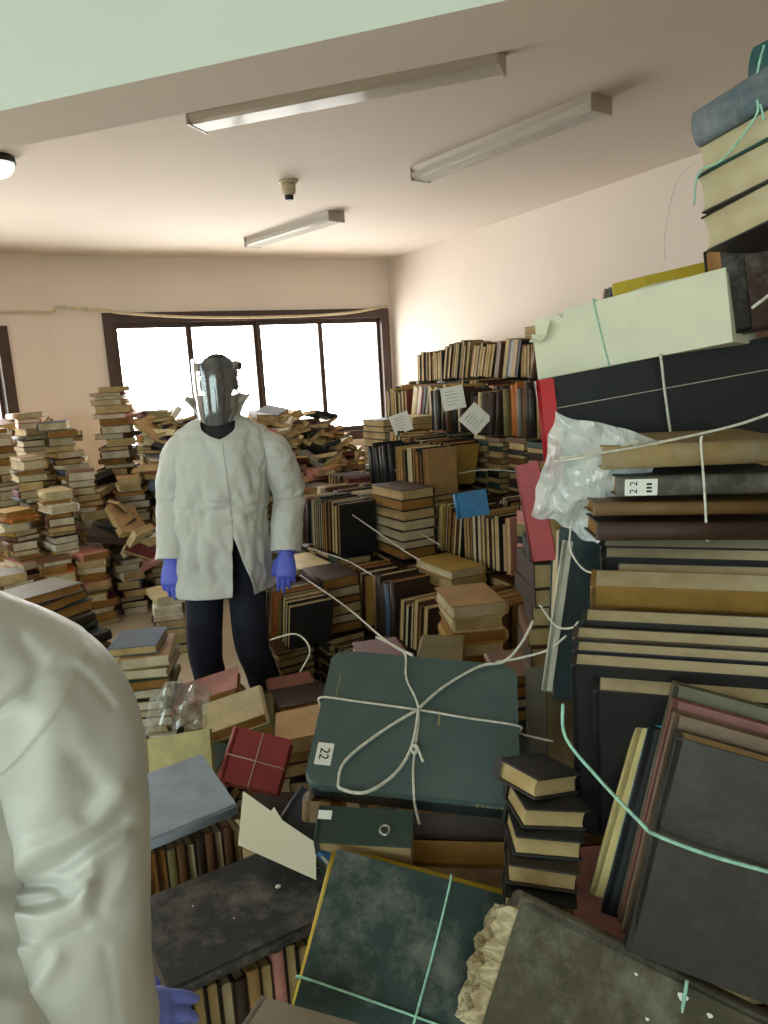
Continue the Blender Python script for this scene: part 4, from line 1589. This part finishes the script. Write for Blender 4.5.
# crumpled clear wrap beside the olive board
bm = bmesh.new()
c = at(176, 722, 2.42)
rows = []
for j in range(13):
    row = []
    for i in range(17):
        u, v = i / 16 - .5, j / 12 - .5
        q = V((u * 5, v * 5, 7.7))
        row.append(bm.verts.new(c + V((u * .22, v * .16 + .03, .06 - v * -.10 - u * u * .25 + noise.noise(q) * .05 + abs(noise.noise(q * 2)) * .03))))
    rows.append(row)
for j in range(12):
    for i in range(16):
        bm.faces.new([rows[j][i], rows[j][i + 1], rows[j + 1][i + 1], rows[j + 1][i]])
tag(obj('plastic_wrap', bm, M['clear_wrap']), 'crumpled clear plastic wrap on books behind the olive cream board', 'plastic wrap')

# square paper tags tied on the dark volumes high on the hill
for (px_, py_, Y, s, rot, lab) in ((453, 398, 4.9, .14, .15, 'square white paper tag high on the bound volumes, straight one'),
                                   (475, 419, 4.7, .14, .8, 'white paper tag turned on its corner among dark volumes'),
                                   (401, 423, 5.7, .14, .3, 'pale paper tag at the far end of the bound volumes')):
    c = at(px_, py_, Y - .35)
    d = (CAMP - c)
    d.z *= .2
    d = (d + V((-.5, 0, .25))).normalized()
    x = V((0, 0, 1)).cross(d).normalized()
    m = basis(c, x, d.cross(x)) @ Matrix.Rotation(rot, 4, 'Z')
    t = empty('paper_tag', m, lab, 'paper tag', 'paper tags on the bound volumes')
    bm = bmesh.new()
    box(bm, -s / 2, s / 2, -s / 2, s / 2, -.001, .001)
    obj('tag_sheet', bm, M['paper'], t)
    bm = bmesh.new()
    for k in range(5):
        box(bm, -s * .30, s * (.05 + .25 * RNG.random()), s * (.28 - .14 * k), s * (.31 - .14 * k), .001, .0016)
    obj('faint_writing', bm, M['lamp_housing'], t)

# strings lying over the bound volumes
for (pp, lab) in (([(300, 575, 3.6), (345, 606, 3.1), (385, 640, 2.3), (412, 655, 1.72)], 'long pale string running down from the bound volumes to the black file'),
                  ([(330, 500, 4.3), (360, 520, 4.1), (400, 548, 3.8), (420, 560, 3.7)], 'pale string across the lighter bound volumes in mid slope'),
                  ([(308, 548, 4.0), (345, 560, 3.8), (372, 575, 3.5)], 'pale string low on the bound volumes beside the gloved hand'),
                  ([(375, 505, 4.4), (415, 530, 4.1), (440, 545, 3.9)], 'pale string sagging across dark volumes in mid slope'),
                  ([(395, 470, 4.6), (430, 478, 4.5), (480, 470, 4.3), (520, 472, 4.2)], 'pale string along an upper terrace of bound volumes'),
                  ([(270, 640, 3.1), (296, 634, 3.0), (310, 650, 2.9), (300, 672, 2.85)], 'curling pale string on the dark tied stack beside the leg')):
    string_obj([at(x, y, Y - .16) for x, y, Y in pp], lab, r=.0035)


# ------------------------------------------------------------------ people
def hand_mesh(side):
    """Relaxed gloved hand hanging down: wrist at the origin, fingers toward -z, thumb toward -y; palm faces -x*side."""
    bm = bmesh.new()
    s = -side
    sweep(bm, [(0, 0, .05), (0, 0, .02), (0, 0, 0), (0, -.002, -.03), (s * .002, -.002, -.065), (s * .004, 0, -.092), (s * .005, 0, -.10)],
          [(.031, .034), (.028, .032), (.022, .031), (.020, .040), (.019, .045), (.016, .044), (.008, .038)], 14, up=(1, 0, 0))
    for k, (y, ln, z0) in enumerate(((-.032, .072, -.088), (-.011, .080, -.093), (.011, .075, -.091), (.031, .058, -.083))):
        c = .18 + .10 * k
        p = [V((s * .003, y * .8, z0 + .03))]
        a = .10
        q = V((s * .004, y, z0))
        p.append(q.copy())
        for f in (.42, .32, .26):
            a += c
            q = q + V((s * sin(a), 0, -cos(a))) * (ln * f)
            p.append(q.copy())
        sweep(bm, p, [.0095, .0100, .0092, .0084, .0060], 10, up=(0, 1, 0))
    sweep(bm, [(s * .004, -.018, -.010), (s * .008, -.040, -.034), (s * .018, -.052, -.062), (s * .024, -.052, -.088), (s * .024, -.050, -.094)],
          [.015, .0145, .012, .0105, .006], 10, up=(0, 1, 0))
    return fuse(bm, .0036, 3)


def head_parts(bm, c, s=1.0):
    """Head facing -y round the centre c."""
    def ell(p, r, seg=20):
        bmesh.ops.create_uvsphere(bm, u_segments=seg, v_segments=seg // 2 + 2, radius=1, matrix=Matrix.Translation(c + V(p) * s) @ Matrix.Diagonal((r[0] * s, r[1] * s, r[2] * s, 1)))
    ell((0, .012, .03), (.076, .094, .088), 26)       # skull
    ell((0, -.018, -.02), (.066, .072, .085), 24)     # face
    ell((0, -.040, -.078), (.044, .046, .036))        # jaw
    ell((0, -.074, -.094), (.020, .018, .017))        # chin
    ell((0, -.080, .030), (.050, .016, .012))         # brow
    for e in (-1, 1):
        ell((e * .040, -.066, -.022), (.022, .020, .018))   # cheek
        ell((e * .076, .012, -.010), (.010, .022, .032))    # ear
        ell((e * .011, -.094, -.034), (.009, .011, .008))   # nostril wings
    sweep(bm, [c + V(p) * s for p in ((0, -.082, .018), (0, -.094, -.006), (0, -.106, -.028), (0, -.098, -.038))], [.009 * s, .011 * s, .014 * s, .009 * s], 10)
    ell((0, -.088, -.058), (.024, .010, .006))        # upper lip
    ell((0, -.086, -.069), (.021, .010, .007))        # lower lip


def build_person(root, J, coat_mat, glove_mat, seed, res=1, slit=True, coat_label=None, shield=True, fold=1.0):
    """J: joints in the root's frame (figure faces -y). Body is one skin; clothing and hair are its children."""
    hip, chest, neck, head = J['hip'], J['chest'], J['neck'], J['head']
    bm = bmesh.new()
    # trunk and neck
    sweep(bm, [hip + V((0, 0, -.08)), hip, hip.lerp(chest, .45), chest, chest.lerp(neck, .55), neck + V((0, 0, -.02)), neck + V((0, -.006, .05)), head + V((0, .01, -.06))],
          [(.12, .09), (.16, .11), (.14, .10), (.165, .115), (.13, .09), (.064, .062), (.056, .058), (.05, .05)], 20, up=(1, 0, 0))
    head_parts(bm, head)
    for s in (-1, 1):
        sh, el, wr = J['sh%d' % s], J['el%d' % s], J['wr%d' % s]
        sweep(bm, [sh + V((-s * .08, 0, .01)), sh, sh.lerp(el, .5), el, el.lerp(wr, .35), wr, wr + (wr - el).normalized() * .03], [.05, .056, .047, .040, .040, .027, .020], 14, up=(0, 1, 0))
        hp, kn, an = J['hp%d' % s], J['kn%d' % s], J['an%d' % s]
        sweep(bm, [hp + V((0, 0, .06)), hp, hp.lerp(kn, .5), kn, kn.lerp(an, .35), an, an + V((0, 0, -.05))], [.09, .092, .078, .056, .056, .040, .034], 16, up=(1, 0, 0))
        sweep(bm, [an + V((0, .05, -.045)), an + V((0, -.02, -.04)), an + V((0, -.10, -.055)), an + V((0, -.17, -.062))], [(.03, .03), (.038, .036), (.042, .028), (.034, .016)], 12, up=(1, 0, 0))
    body = mesh_obj('body', fuse(bm, .0065, 2), M['skin'], root)
    for s in (-1, 1):
        e = bmesh.new()
        bmesh.ops.create_uvsphere(e, u_segments=14, v_segments=8, radius=.0115, matrix=Matrix.Translation(head + V((s * .031, -.0755, .008))))
        bmesh.ops.create_uvsphere(e, u_segments=10, v_segments=6, radius=.0074, matrix=Matrix.Translation(head + V((s * .031, -.0845, .008))))
        for f in e.faces:
            f.material_index = 1 if f.calc_center_median().y < head.y - .0845 + .003 and (f.calc_center_median() - (head + V((s * .031, -.0845, .008)))).length < .0080 else 0
        obj('eye', e, [M['eye'], M['iris']], root, smooth=True)
    # short hair
    bm = bmesh.new()
    n = 0
    bmesh.ops.create_uvsphere(bm, u_segments=40, v_segments=24, radius=1)
    kill = []
    for v in bm.verts:
        d = v.co.copy()
        r = 1 + .05 * noise.noise(d * 5 + V((seed, 0, 0))) + .02 * noise.noise(d * 17)
        v.co = head + V((d.x * .083 * r, .014 + d.y * .101 * r, .032 + d.z * .094 * r))
        front = d.y < -.25
        if d.z < (.30 if front else (-.45 if d.y > .3 else -.10)):
            kill.append(v)
    bmesh.ops.delete(bm, geom=kill, context='VERTS')
    h = obj('hair', bm, M['hair'], root, smooth=True)
    so = h.modifiers.new('s', 'SOLIDIFY')
    so.thickness = .012
    # shirt collar and shirt front under the coat
    bm = bmesh.new()
    sweep(bm, [hip + V((0, -.01, .05)), hip.lerp(chest, .5) + V((0, -.008, 0)), chest + V((0, -.008, 0)), chest.lerp(neck, .6) + V((0, -.005, 0)), neck + V((0, 0, -.005)), neck + V((0, -.002, .025))],
          [(.172, .122), (.158, .118), (.178, .128), (.138, .10), (.074, .072), (.070, .068)], 28, up=(1, 0, 0), cap=False)
    o = obj('shirt', bm, M['shirt'], root, smooth=True)
    so = o.modifiers.new('s', 'SOLIDIFY')
    so.thickness = .003
    # trousers
    bm = bmesh.new()
    sweep(bm, [hip + V((0, 0, .10)), hip + V((0, 0, .02)), hip + V((0, 0, -.07)), hip + V((0, 0, -.14))], [(.168, .122), (.182, .130), (.178, .128), (.10, .09)], 24, up=(1, 0, 0))
    for s in (-1, 1):
        hp, kn, an = J['hp%d' % s], J['kn%d' % s], J['an%d' % s]

        def wr_fn(t, a, s=s):
            return 1 + .05 * noise.noise(V((a * 1.5, t * 9, seed + s))) + .035 * noise.noise(V((a * 3, t * 22, seed + s)))
        ps = catmull([hp + V((0, 0, .10)), hp, hp.lerp(kn, .5), kn, kn.lerp(an, .5), an + V((0, 0, .0)), an + V((0, 0, -.035))], 5)
        rs = []
        for i in range(len(ps)):
            t = i / (len(ps) - 1)
            rs.append(.108 - .030 * min(1, t * 1.8) + (.004 if t > .9 else 0))
        sweep(bm, ps, rs, 20, up=(1, 0, 0), fn=wr_fn)
    mesh_obj('trousers', fuse(bm, .009, 2), M['navy'], root)
    for s in (-1, 1):
        an = J['an%d' % s]
        bm = bmesh.new()
        sweep(bm, [an + V((0, .065, -.05)), an + V((0, .05, -.045)), an + V((0, -.02, -.038)), an + V((0, -.10, -.055)), an + V((0, -.18, -.064)), an + V((0, -.20, -.068))],
              [(.02, .02), (.040, .038), (.044, .046), (.049, .032), (.042, .022), (.02, .012)], 16, up=(1, 0, 0))
        sweep(bm, [an + V((0, 0, .06)), an + V((0, 0, -.05))], [.050, .046], 14)
        sh_ = mesh_obj('shoe', fuse(bm, .006, 2), M['shoe'], root)
        bm = bmesh.new()
        outl = [(.046 * cos(a) * (1.0 + .12 * sin(a)), (-.065 + .14 * -sin(a))) for a in [-2 * pi * i / 24 for i in range(24)]]
        prism(bm, outl[::-1] if False else outl, -.012, 0.0, 0, .002, 1)
        bmesh.ops.recalc_face_normals(bm, faces=list(bm.faces))
        obj('sole', bm, M['dark_plastic'], sh_, Matrix.Translation((an.x, an.y, an.z - .078)))
    for s in (-1, 1):
        wr, el = J['wr%d' % s], J['el%d' % s]
        zax = -(wr - el).normalized()
        if 'hdir%d' % s in J:
            zax = -J['hdir%d' % s].normalized()
        x = V(J.get('palm', (0, 1, 0))) * -s
        x = (x - zax * x.dot(zax)).normalized()
        y = zax.cross(x)
        m = Matrix((x, y, zax)).transposed().to_4x4()
        m.translation = wr - zax * .012
        mesh_obj('glove', hand_mesh(s), glove_mat, root, m @ Matrix.Scale(J.get('hand', 1.0), 4))
    # coat: body panels
    NT, NZ = 72 * res, 44 * res
    hem = J['hem']
    prof = [(0.0, .222, .178), (.18, .220, .172), (.36, .216, .162), (.52, .212, .154), (.68, .222, .154), (.78, .226, .146), (.86, .222, .132), (.92, .200, .112), (.965, .150, .094), (1.0, .094, .080)]

    def lerp_prof(t):
        for (t0, a0, b0), (t1, a1, b1) in zip(prof, prof[1:]):
            if t <= t1:
                k = (t - t0) / (t1 - t0)
                k2 = k * k * (3 - 2 * k)
                return a0 + (a1 - a0) * k2, b0 + (b1 - b0) * k2
        return prof[-1][1:]
    top = neck + V((0, .004, .004))
    axis = []
    for j in range(NZ + 1):
        t = j / NZ
        z = hem.z + (top.z - hem.z) * t
        if z < hip.z:
            p = hem.lerp(hip, (z - hem.z) / (hip.z - hem.z))
        elif z < chest.z:
            p = hip.lerp(chest, (z - hip.z) / (chest.z - hip.z))
        else:
            p = chest.lerp(top, (z - chest.z) / (top.z - chest.z))
        axis.append(V((p.x, p.y, z)))
    bm = bmesh.new()
    grid = []
    for j in range(NZ + 1):
        t = j / NZ
        a, b = lerp_prof(t)
        g = -.05
        if slit and t < .40:
            g = -.05 + .29 * ((.40 - t) / .40) ** .9
        vn = J.get('vneck', .86)
        if t > vn:
            g = max(g, -.05 + .70 * ((t - vn) / (1 - vn)) ** .8)
        row = []
        for i in range(NT + 1):
            u = i / NT
            th = -pi / 2 + g + (2 * pi - 2 * g) * u + ((.06 + .44 * max(0, 1 - t / .8)) if slit else 0)
            ct, st = cos(th), sin(th)
            e = 2.0 / 2.35
            x = a * math.copysign(abs(ct) ** e, ct)
            y = b * math.copysign(abs(st) ** e, st)
            k = 1.0 + .022 * max(0, u - .93) / .07
            skirt = max(0, 1 - t / .45)
            k += .045 * skirt * sin(th * 5 + 3 * noise.noise(V((th, t * 2, seed)))) * fold
            k += .08 * noise.noise(V((ct * 2.2, st * 2.2, t * 4 + seed))) * fold
            k += .09 * (abs(noise.noise(V((ct * 3.5 + t * 4, st * 3.5, t * 7 + seed * 2)))) - .2) * fold
            k += .022 * (abs(noise.noise(V((ct * 7 - t * 9, st * 7, t * 15 + seed)))) - .2) * fold
            k += .07 * math.exp(-((t - .50) / .10) ** 2) * (abs(noise.noise(V((ct * 2, st * 2, t * 26 + seed)))) - .15) * fold
            if t > .9:
                k = 1 + (k - 1) * (1 - t) * 10
            row.append(bm.verts.new(axis[j] + V((x * k, y * k, 0))))
        grid.append(row)
    for j in range(NZ):
        for i in range(NT):
            bm.faces.new([grid[j][i], grid[j][i + 1], grid[j + 1][i + 1], grid[j + 1][i]])
    # sleeves, set into the armholes
    for s in (-1, 1):
        sh, el, wr = J['sh%d' % s], J['el%d' % s], J['wr%d' % s]
        first = [sh + V((-s * .20, 0, .175)), sh + V((-s * .10, 0, .088))] if 'folds' in J else [sh + V((-s * .085, 0, .030))]
        ps = catmull(first + [sh + V((s * -.004, 0, -.006)), sh.lerp(el, .5) + V((s * .012, 0, 0)), el + V((s * .006, .006, 0)), el.lerp(wr, .5), wr + (wr - el).normalized() * .005], 10 * res * (2 if s < 0 and 'folds' in J else 1))
        n = len(ps)
        rs = []
        for i in range(n):
            t = i / (n - 1)
            q0 = J.get('sleeve', .088)
            rs.append(((q0 - .012 * t) if t > .3 else q0 * (.72 + .88 * t), (q0 - .014 * t) if t > .3 else q0 * (.70 + .90 * t)))
        bend = J.get('bend', .6)

        def sl(t, a, s=s):
            k = 1 + .06 * noise.noise(V((cos(a) * 1.3, sin(a) * 1.3, t * 5 + seed + 3 * s))) * fold
            w = math.exp(-((t - bend) / .16) ** 2) + .45 * math.exp(-((t - .25) / .12) ** 2)
            ph = t * 46 + 2.2 * sin(a + s) + 4 * noise.noise(V((cos(a), sin(a), t * 4 + seed)))
            k += J.get('crease', .05) * w * (1 - 2 * abs(sin(ph * .5)) ** .7) * (.6 + .4 * cos(a - 2.0)) * fold
            k += .10 * (abs(noise.noise(V((cos(a) * 2 + t * 3, sin(a) * 2, t * 8 + seed)))) - .2) * fold
            return k
        sweep(bm, ps, rs, 28 * res * (2 if s < 0 and 'folds' in J else 1), up=(0, 1, 0), cap=False, fn=sl)
    if 'folds' in J:
        bm.normal_update()
        mw_ = root.matrix_world
        eye = mw_.inverted() @ CAMP
        moves = []
        for v in bm.verts:
            x, y = project(mw_ @ v.co)
            if not (-60 < x < 260 and 560 < y < 1100):
                continue
            dcam = (eye - v.co).normalized()
            face = abs(v.normal.dot(dcam))
            d = 0.0
            for (pl, amp, wd_) in J['folds']:
                best = 1e9
                for (xa, ya), (xb, yb) in zip(pl, pl[1:]):
                    k = max(0, min(1, ((x - xa) * (xb - xa) + (y - ya) * (yb - ya)) / ((xb - xa) ** 2 + (yb - ya) ** 2)))
                    best = min(best, (x - xa - k * (xb - xa)) ** 2 + (y - ya - k * (yb - ya)) ** 2)
                d += amp * math.exp(-best / (wd_ * wd_))
            moves.append((v, dcam * d * min(1, face * 1.6)))
        for v, mv in moves:
            v.co += mv
    bmesh.ops.recalc_face_normals(bm, faces=list(bm.faces))
    ct = obj('lab_coat', bm, coat_mat, root, smooth=True)
    if coat_label:
        ct['label'] = coat_label
    so = ct.modifiers.new('s', 'SOLIDIFY')
    so.thickness = .004
    so.offset = -1
    ss = ct.modifiers.new('u', 'SUBSURF')
    ss.levels = ss.render_levels = 1
    # open stand collar
    bm = bmesh.new()
    n, kk = 40, 6
    rows = []
    for j in range(kk + 1):
        v = j / kk
        row = []
        for i in range(n + 1):
            u = i / n
            th = -pi / 2 + .50 + .30 * v + (2 * pi - 1.0 - .60 * v) * u
            fr = abs(u - .5) * 2                       # 1 at the two open ends
            hgt = (.098 + .022 * fr ** 2) * v
            fl_ = .020 * v + .030 * v * v + .012 * v * v * fr ** 2
            r = .092 + fl_
            drop = -.050 * fr ** 4
            row.append(bm.verts.new(top + V((r * cos(th) * 1.0, r * .86 * sin(th), -.012 + drop + hgt + .004 * sin(u * 40) * v))))
        rows.append(row)
    for j in range(kk):
        for i in range(n):
            bm.faces.new([rows[j][i], rows[j][i + 1], rows[j + 1][i + 1], rows[j + 1][i]])
    c_ = obj('coat_collar', bm, coat_mat, root, smooth=True)
    so = c_.modifiers.new('s', 'SOLIDIFY')
    so.thickness = .006
    if shield:
        bm = bmesh.new()
        n, kk = 36, 16
        rows = []
        for j in range(kk + 1):
            v = j / kk
            row = []
            for i in range(n + 1):
                u = i / n * 2 - 1
                th = u * 1.75
                flare = 1 + .06 * v - .14 * v * v
                edge = max(0, (v - .40) / .60)
                zz = .105 - .290 * v + edge ** 1.3 * .150 * abs(u) ** 2.4
                row.append(bm.verts.new(head + V((.106 * sin(th) * flare, -.015 - .116 * cos(th) * flare - .015 * v, zz))))
            rows.append(row)
        for j in range(kk):
            for i in range(n):
                bm.faces.new([rows[j][i], rows[j][i + 1], rows[j + 1][i + 1], rows[j + 1][i]])
        fs = link('face_shield', None, root)
        obj('visor', bm, M['shield'], fs, smooth=True)
        bm = bmesh.new()
        ring = [head + V((.094 * sin(a), -.008 - .108 * cos(a), .070)) for a in [2 * pi * i / 32 for i in range(32)]]
        sweep(bm, ring, [(.016, .006)] * 32, 8, closed=True, up=(0, 0, 1))
        obj('headband', bm, M['band'], fs, smooth=True)
        for s in (-1, 1):
            bm = bmesh.new()
            sweep(bm, [head + V((s * .098, -.01, .068)), head + V((s * .112, -.01, .068))], .016, 14, up=(0, 0, 1))
            obj('side_knob', bm, M['band'], fs, smooth=True)
    return body


# standing person facing the camera
YM = 3.4
o0 = V((-.765, YM, 0))


def lm(x, y, dy=0.0):
    return at(x, y, YM + dy) - o0


root = empty('person', Matrix.Translation(o0), 'person standing in white lab coat, clear face shield, blue gloves and navy trousers', 'person')
J = dict(hip=V((.005, 0, .93)), chest=V((.040, .0, 1.24)), neck=V((.040, .01, 1.435)), head=V((.054, -.015, 1.588)), hem=V((-.01, 0, .625)))
for s, shx, elp, wrp in ((-1, (181, 448), (172, 505), (175, 556)), (1, (274, 448), (287, 500), (288, 548))):
    J['sh%d' % s] = lm(*shx)
    J['el%d' % s] = lm(*elp) + V((0, .03, 0))
    J['wr%d' % s] = lm(*wrp) + V((0, -.06, 0))
    J['hp%d' % s] = V((.005 + s * .092, 0, .86))
J['kn-1'] = lm(206, 648) + V((0, -.02, 0))
J['kn1'] = lm(251, 640) + V((0, -.01, 0))
J['an-1'] = V((J['kn-1'].x + .005, .02, .085))
J['an1'] = V((J['kn1'].x + .055, .03, .085))
J['vneck'] = .875
J['hand'] = 1.12
J['sleeve'] = .084
build_person(root, J, M['coat'], M['glove'], 3.0, 2, fold=1.25)

# nearer person, seen from behind the right shoulder
phi = radians(214)
o1 = V((-.58, .62, 0))
R1 = Matrix.Translation(o1) @ Matrix.Rotation(phi, 4, 'Z')
R1i = R1.inverted()
root = empty('person', R1, 'person in loose pale coat seen from behind, close to the camera, blue glove', 'person')
w2 = lambda p: R1i @ V(p)
J = dict(hip=V((0, 0, .88)), chest=V((0, .0, 1.20)), neck=V((0, .01, 1.44)), head=V((0, -.03, 1.59)), hem=V((0, .01, .52)))
for s in (-1, 1):
    J['hp%d' % s] = V((s * .09, 0, .78))
    J['kn%d' % s] = V((s * .10, -.02, .44))
    J['an%d' % s] = V((s * .11, .02, .085))
J['sh-1'] = w2(at(34, 712, .73))
J['el-1'] = w2(at(52, 890, .73))
J['wr-1'] = w2(at(84, 1030, .79))
J['sh1'] = V((-J['sh-1'].x, J['sh-1'].y, J['sh-1'].z))
J['el1'] = J['sh1'] + V((.05, .02, -.27))
J['wr1'] = J['el1'] + V((.0, -.12, -.20))
J['bend'] = .62
J['sleeve'] = .104
J['crease'] = .0
J['hdir-1'] = R1i.to_3x3() @ V((.80, .45, -.40))
J['folds'] = [  # fold ridges (+) and creases (-) of the sleeve as seen on the picture, metres of relief, width in pixels
    (((125, 795), (91, 826), (45, 850), (-10, 876)), .013, 13), (((23, 838), (48, 805), (54, 745), (50, 715)), .010, 24),
    (((130, 838), (93, 860), (72, 905), (41, 920), (-10, 908)), .012, 10), (((88, 890), (82, 918), (27, 946), (-10, 956)), .012, 11),
    (((-10, 997), (27, 996), (50, 962)), .012, 13), (((150, 840), (128, 870), (110, 905)), .007, 10),
    (((-10, 893), (60, 866), (120, 822)), -.010, 8), (((-10, 888), (54, 885), (62, 890)), -.018, 6), (((18, 906), (68, 897), (86, 876)), -.010, 6),
    (((-10, 937), (45, 942), (84, 925)), -.011, 7), (((-10, 980), (27, 981), (45, 957)), -.010, 7), (((80, 760), (95, 790), (85, 812)), -.007, 12),
    (((-10, 716), (30, 690), (59, 670), (75, 667), (92, 682), (112, 705)), -.007, 4), (((-10, 702), (28, 680), (57, 660), (78, 656)), .004, 8),
    (((105, 950), (112, 985), (116, 1024)), -.004, 5), (((20, 640), (40, 665), (30, 690)), -.005, 9), (((60, 690), (80, 720), (84, 760)), .005, 14)]
J['palm'] = w2(o1 + V((-1, 0, -.3)))
build_person(root, J, M['coat_near'], M['glove_pale'], 11.0, 2, slit=False, shield=False, fold=.32)

# ------------------------------------------------------------------ hidden layers that carry the near files
def support(px_, py_, Y, drop, w=.2, h=.26, yaw=0.0):
    q = at(px_, py_, Y)
    heap_column(q.x, q.y, q.z - drop, w, h, yaw, pal=3, jit=.006)


for (x, y, ztop, w, h, yaw) in ((-.02, 1.60, .66, .3, .32, 0), (.14, 1.50, .62, .28, .3, 0), (-.02, 1.22, .46, .26, .28, .2), (.12, 1.16, .42, .2, .2, .1),
                                (-.32, 1.44, .29, .24, .30, .3), (-.20, 1.66, .29, .24, .3, .2), (-.48, 1.90, .32, .2, .26, 0), (-.36, 2.00, .32, .2, .26, 0),
                                (.34, 1.06, .44, .24, .3, 0), (.52, 1.0, .42, .26, .3, 0), (.72, 1.0, .40, .26, .3, 0),
                                (.40, 1.38, .60, .26, .3, 0), (.62, 1.34, .56, .28, .34, 0), (.86, 1.36, .56, .28, .34, 0),
                                (.52, 1.76, .70, .3, .2, 0), (.82, 1.76, .70, .3, .2, 0),
                                (.52, 1.90, 1.26, .34, .2, 0), (.84, 1.86, 1.26, .34, .2, 0), (.36, 1.80, .62, .16, .2, 0),
                                (1.05, 1.62, .9, .2, .2, 0)):
    heap_column(x, y, ztop, w, h, yaw, pal=3, jit=.004)

# ------------------------------------------------------------------ no two books in one place
class Block:
    """Oriented box round a thing, a hair smaller than the thing itself."""

    def __init__(self, m, lo, hi, slack=.002):
        r = m.to_3x3()
        ax = [r.col[i].normalized() for i in range(3)]
        self.c = m @ ((lo + hi) / 2)
        self.e = [max(.0005, (hi[i] - lo[i]) / 2 * r.col[i].length - slack) for i in range(3)]
        self.a = ax
        self.r = sqrt(sum(v * v for v in self.e))

    def meets(self, o):
        d = o.c - self.c
        if d.length > self.r + o.r:
            return False
        axes = self.a + o.a + [p.cross(q) for p in self.a for q in o.a]
        for x in axes:
            n = x.length
            if n < 1e-4:
                continue
            x = x / n
            if abs(d.dot(x)) > sum(e * abs(v.dot(x)) for e, v in zip(self.e, self.a)) + sum(e * abs(v.dot(x)) for e, v in zip(o.e, o.a)):
                return False
        return True


def block_of(o):
    lo, hi = V((9e9,) * 3), V((-9e9,) * 3)
    for q in [o] + list(o.children):
        if q.type != 'MESH':
            continue
        mm_ = Matrix.Identity(4) if q is o else q.matrix_local
        for c in q.bound_box:
            p = mm_ @ V(c)
            lo = V(map(min, lo, p))
            hi = V(map(max, hi, p))
    return Block(o.matrix_world, lo, hi)


bpy.context.view_layer.update()
BOOKISH = ('book', 'bound_volume', 'ledger', 'folio', 'folder', 'notebook', 'box_file', 'archive_box', 'card')
tops = [o for o in COL.objects if o.parent is None and o.name.split('.')[0] in BOOKISH]
fixed, loose = [], []
for o in tops:
    b = block_of(o)
    (loose if o.get('group') == 'bound volumes stepped up the plain wall' else fixed).append((o, b))
people = [Block(Matrix.Translation((o0.x, o0.y, 0)), V((-.26, -.14, 0)), V((.26, .14, 1.5)), 0), Block(Matrix.Translation((o1.x, o1.y, 0)), V((-.30, -.28, 0)), V((.30, .28, 1.5)), 0)]
blocks = [b for _, b in fixed]
gone = set()
for o, b in loose:
    if any(b.meets(q) for q in blocks[:]):
        gone.add(o.name)
    else:
        blocks.append(b)
order = {}
for ia, colour_name, text, o in BVL:            # counted again along each row, without the ones taken away
    if o.name in gone:
        continue
    k = order.get(ia, 0)
    order[ia] = k + 1
    o['label'] = text % (colour_name, 'first' if k == 0 else ordinal(k), ROWTXT[ia])
for nm in gone:
    bpy.data.objects.remove(bpy.data.objects[nm])
blocks += people
grid = {}
for b in blocks:
    for ix in range(int((b.c.x - b.r - .22) // .5), int((b.c.x + b.r + .22) // .5) + 1):
        for iy in range(int((b.c.y - b.r - .22) // .5), int((b.c.y + b.r + .22) // .5) + 1):
            grid.setdefault((ix, iy), []).append(b)
for (m, w, h, t, colour) in HB:
    b = Block(m, V((-w / 2, -h / 2, 0)), V((w / 2, h / 2, t)), .001)
    if not any(b.meets(q) for q in grid.get((int(b.c.x // .5), int(b.c.y // .5)), ())):
        heap_book_mesh(m, w, h, t, colour)

me = bpy.data.meshes.new('heap_of_books')
me.from_pydata(HV, [], HF)
me.materials.append(M['heap_cover'])
me.materials.append(M['pages'])
me.polygons.foreach_set('material_index', HM)
ca = me.color_attributes.new('book_colour', 'FLOAT_COLOR', 'CORNER')
buf = []
for c in HC:
    buf.extend((c[0], c[1], c[2], 1.0) * 4)
ca.data.foreach_set('color', buf)
me.update()
tag(link('heap_of_books', me), 'countless old books tumbled below the window and packed beneath the nearer stacks', 'books', kind='stuff')
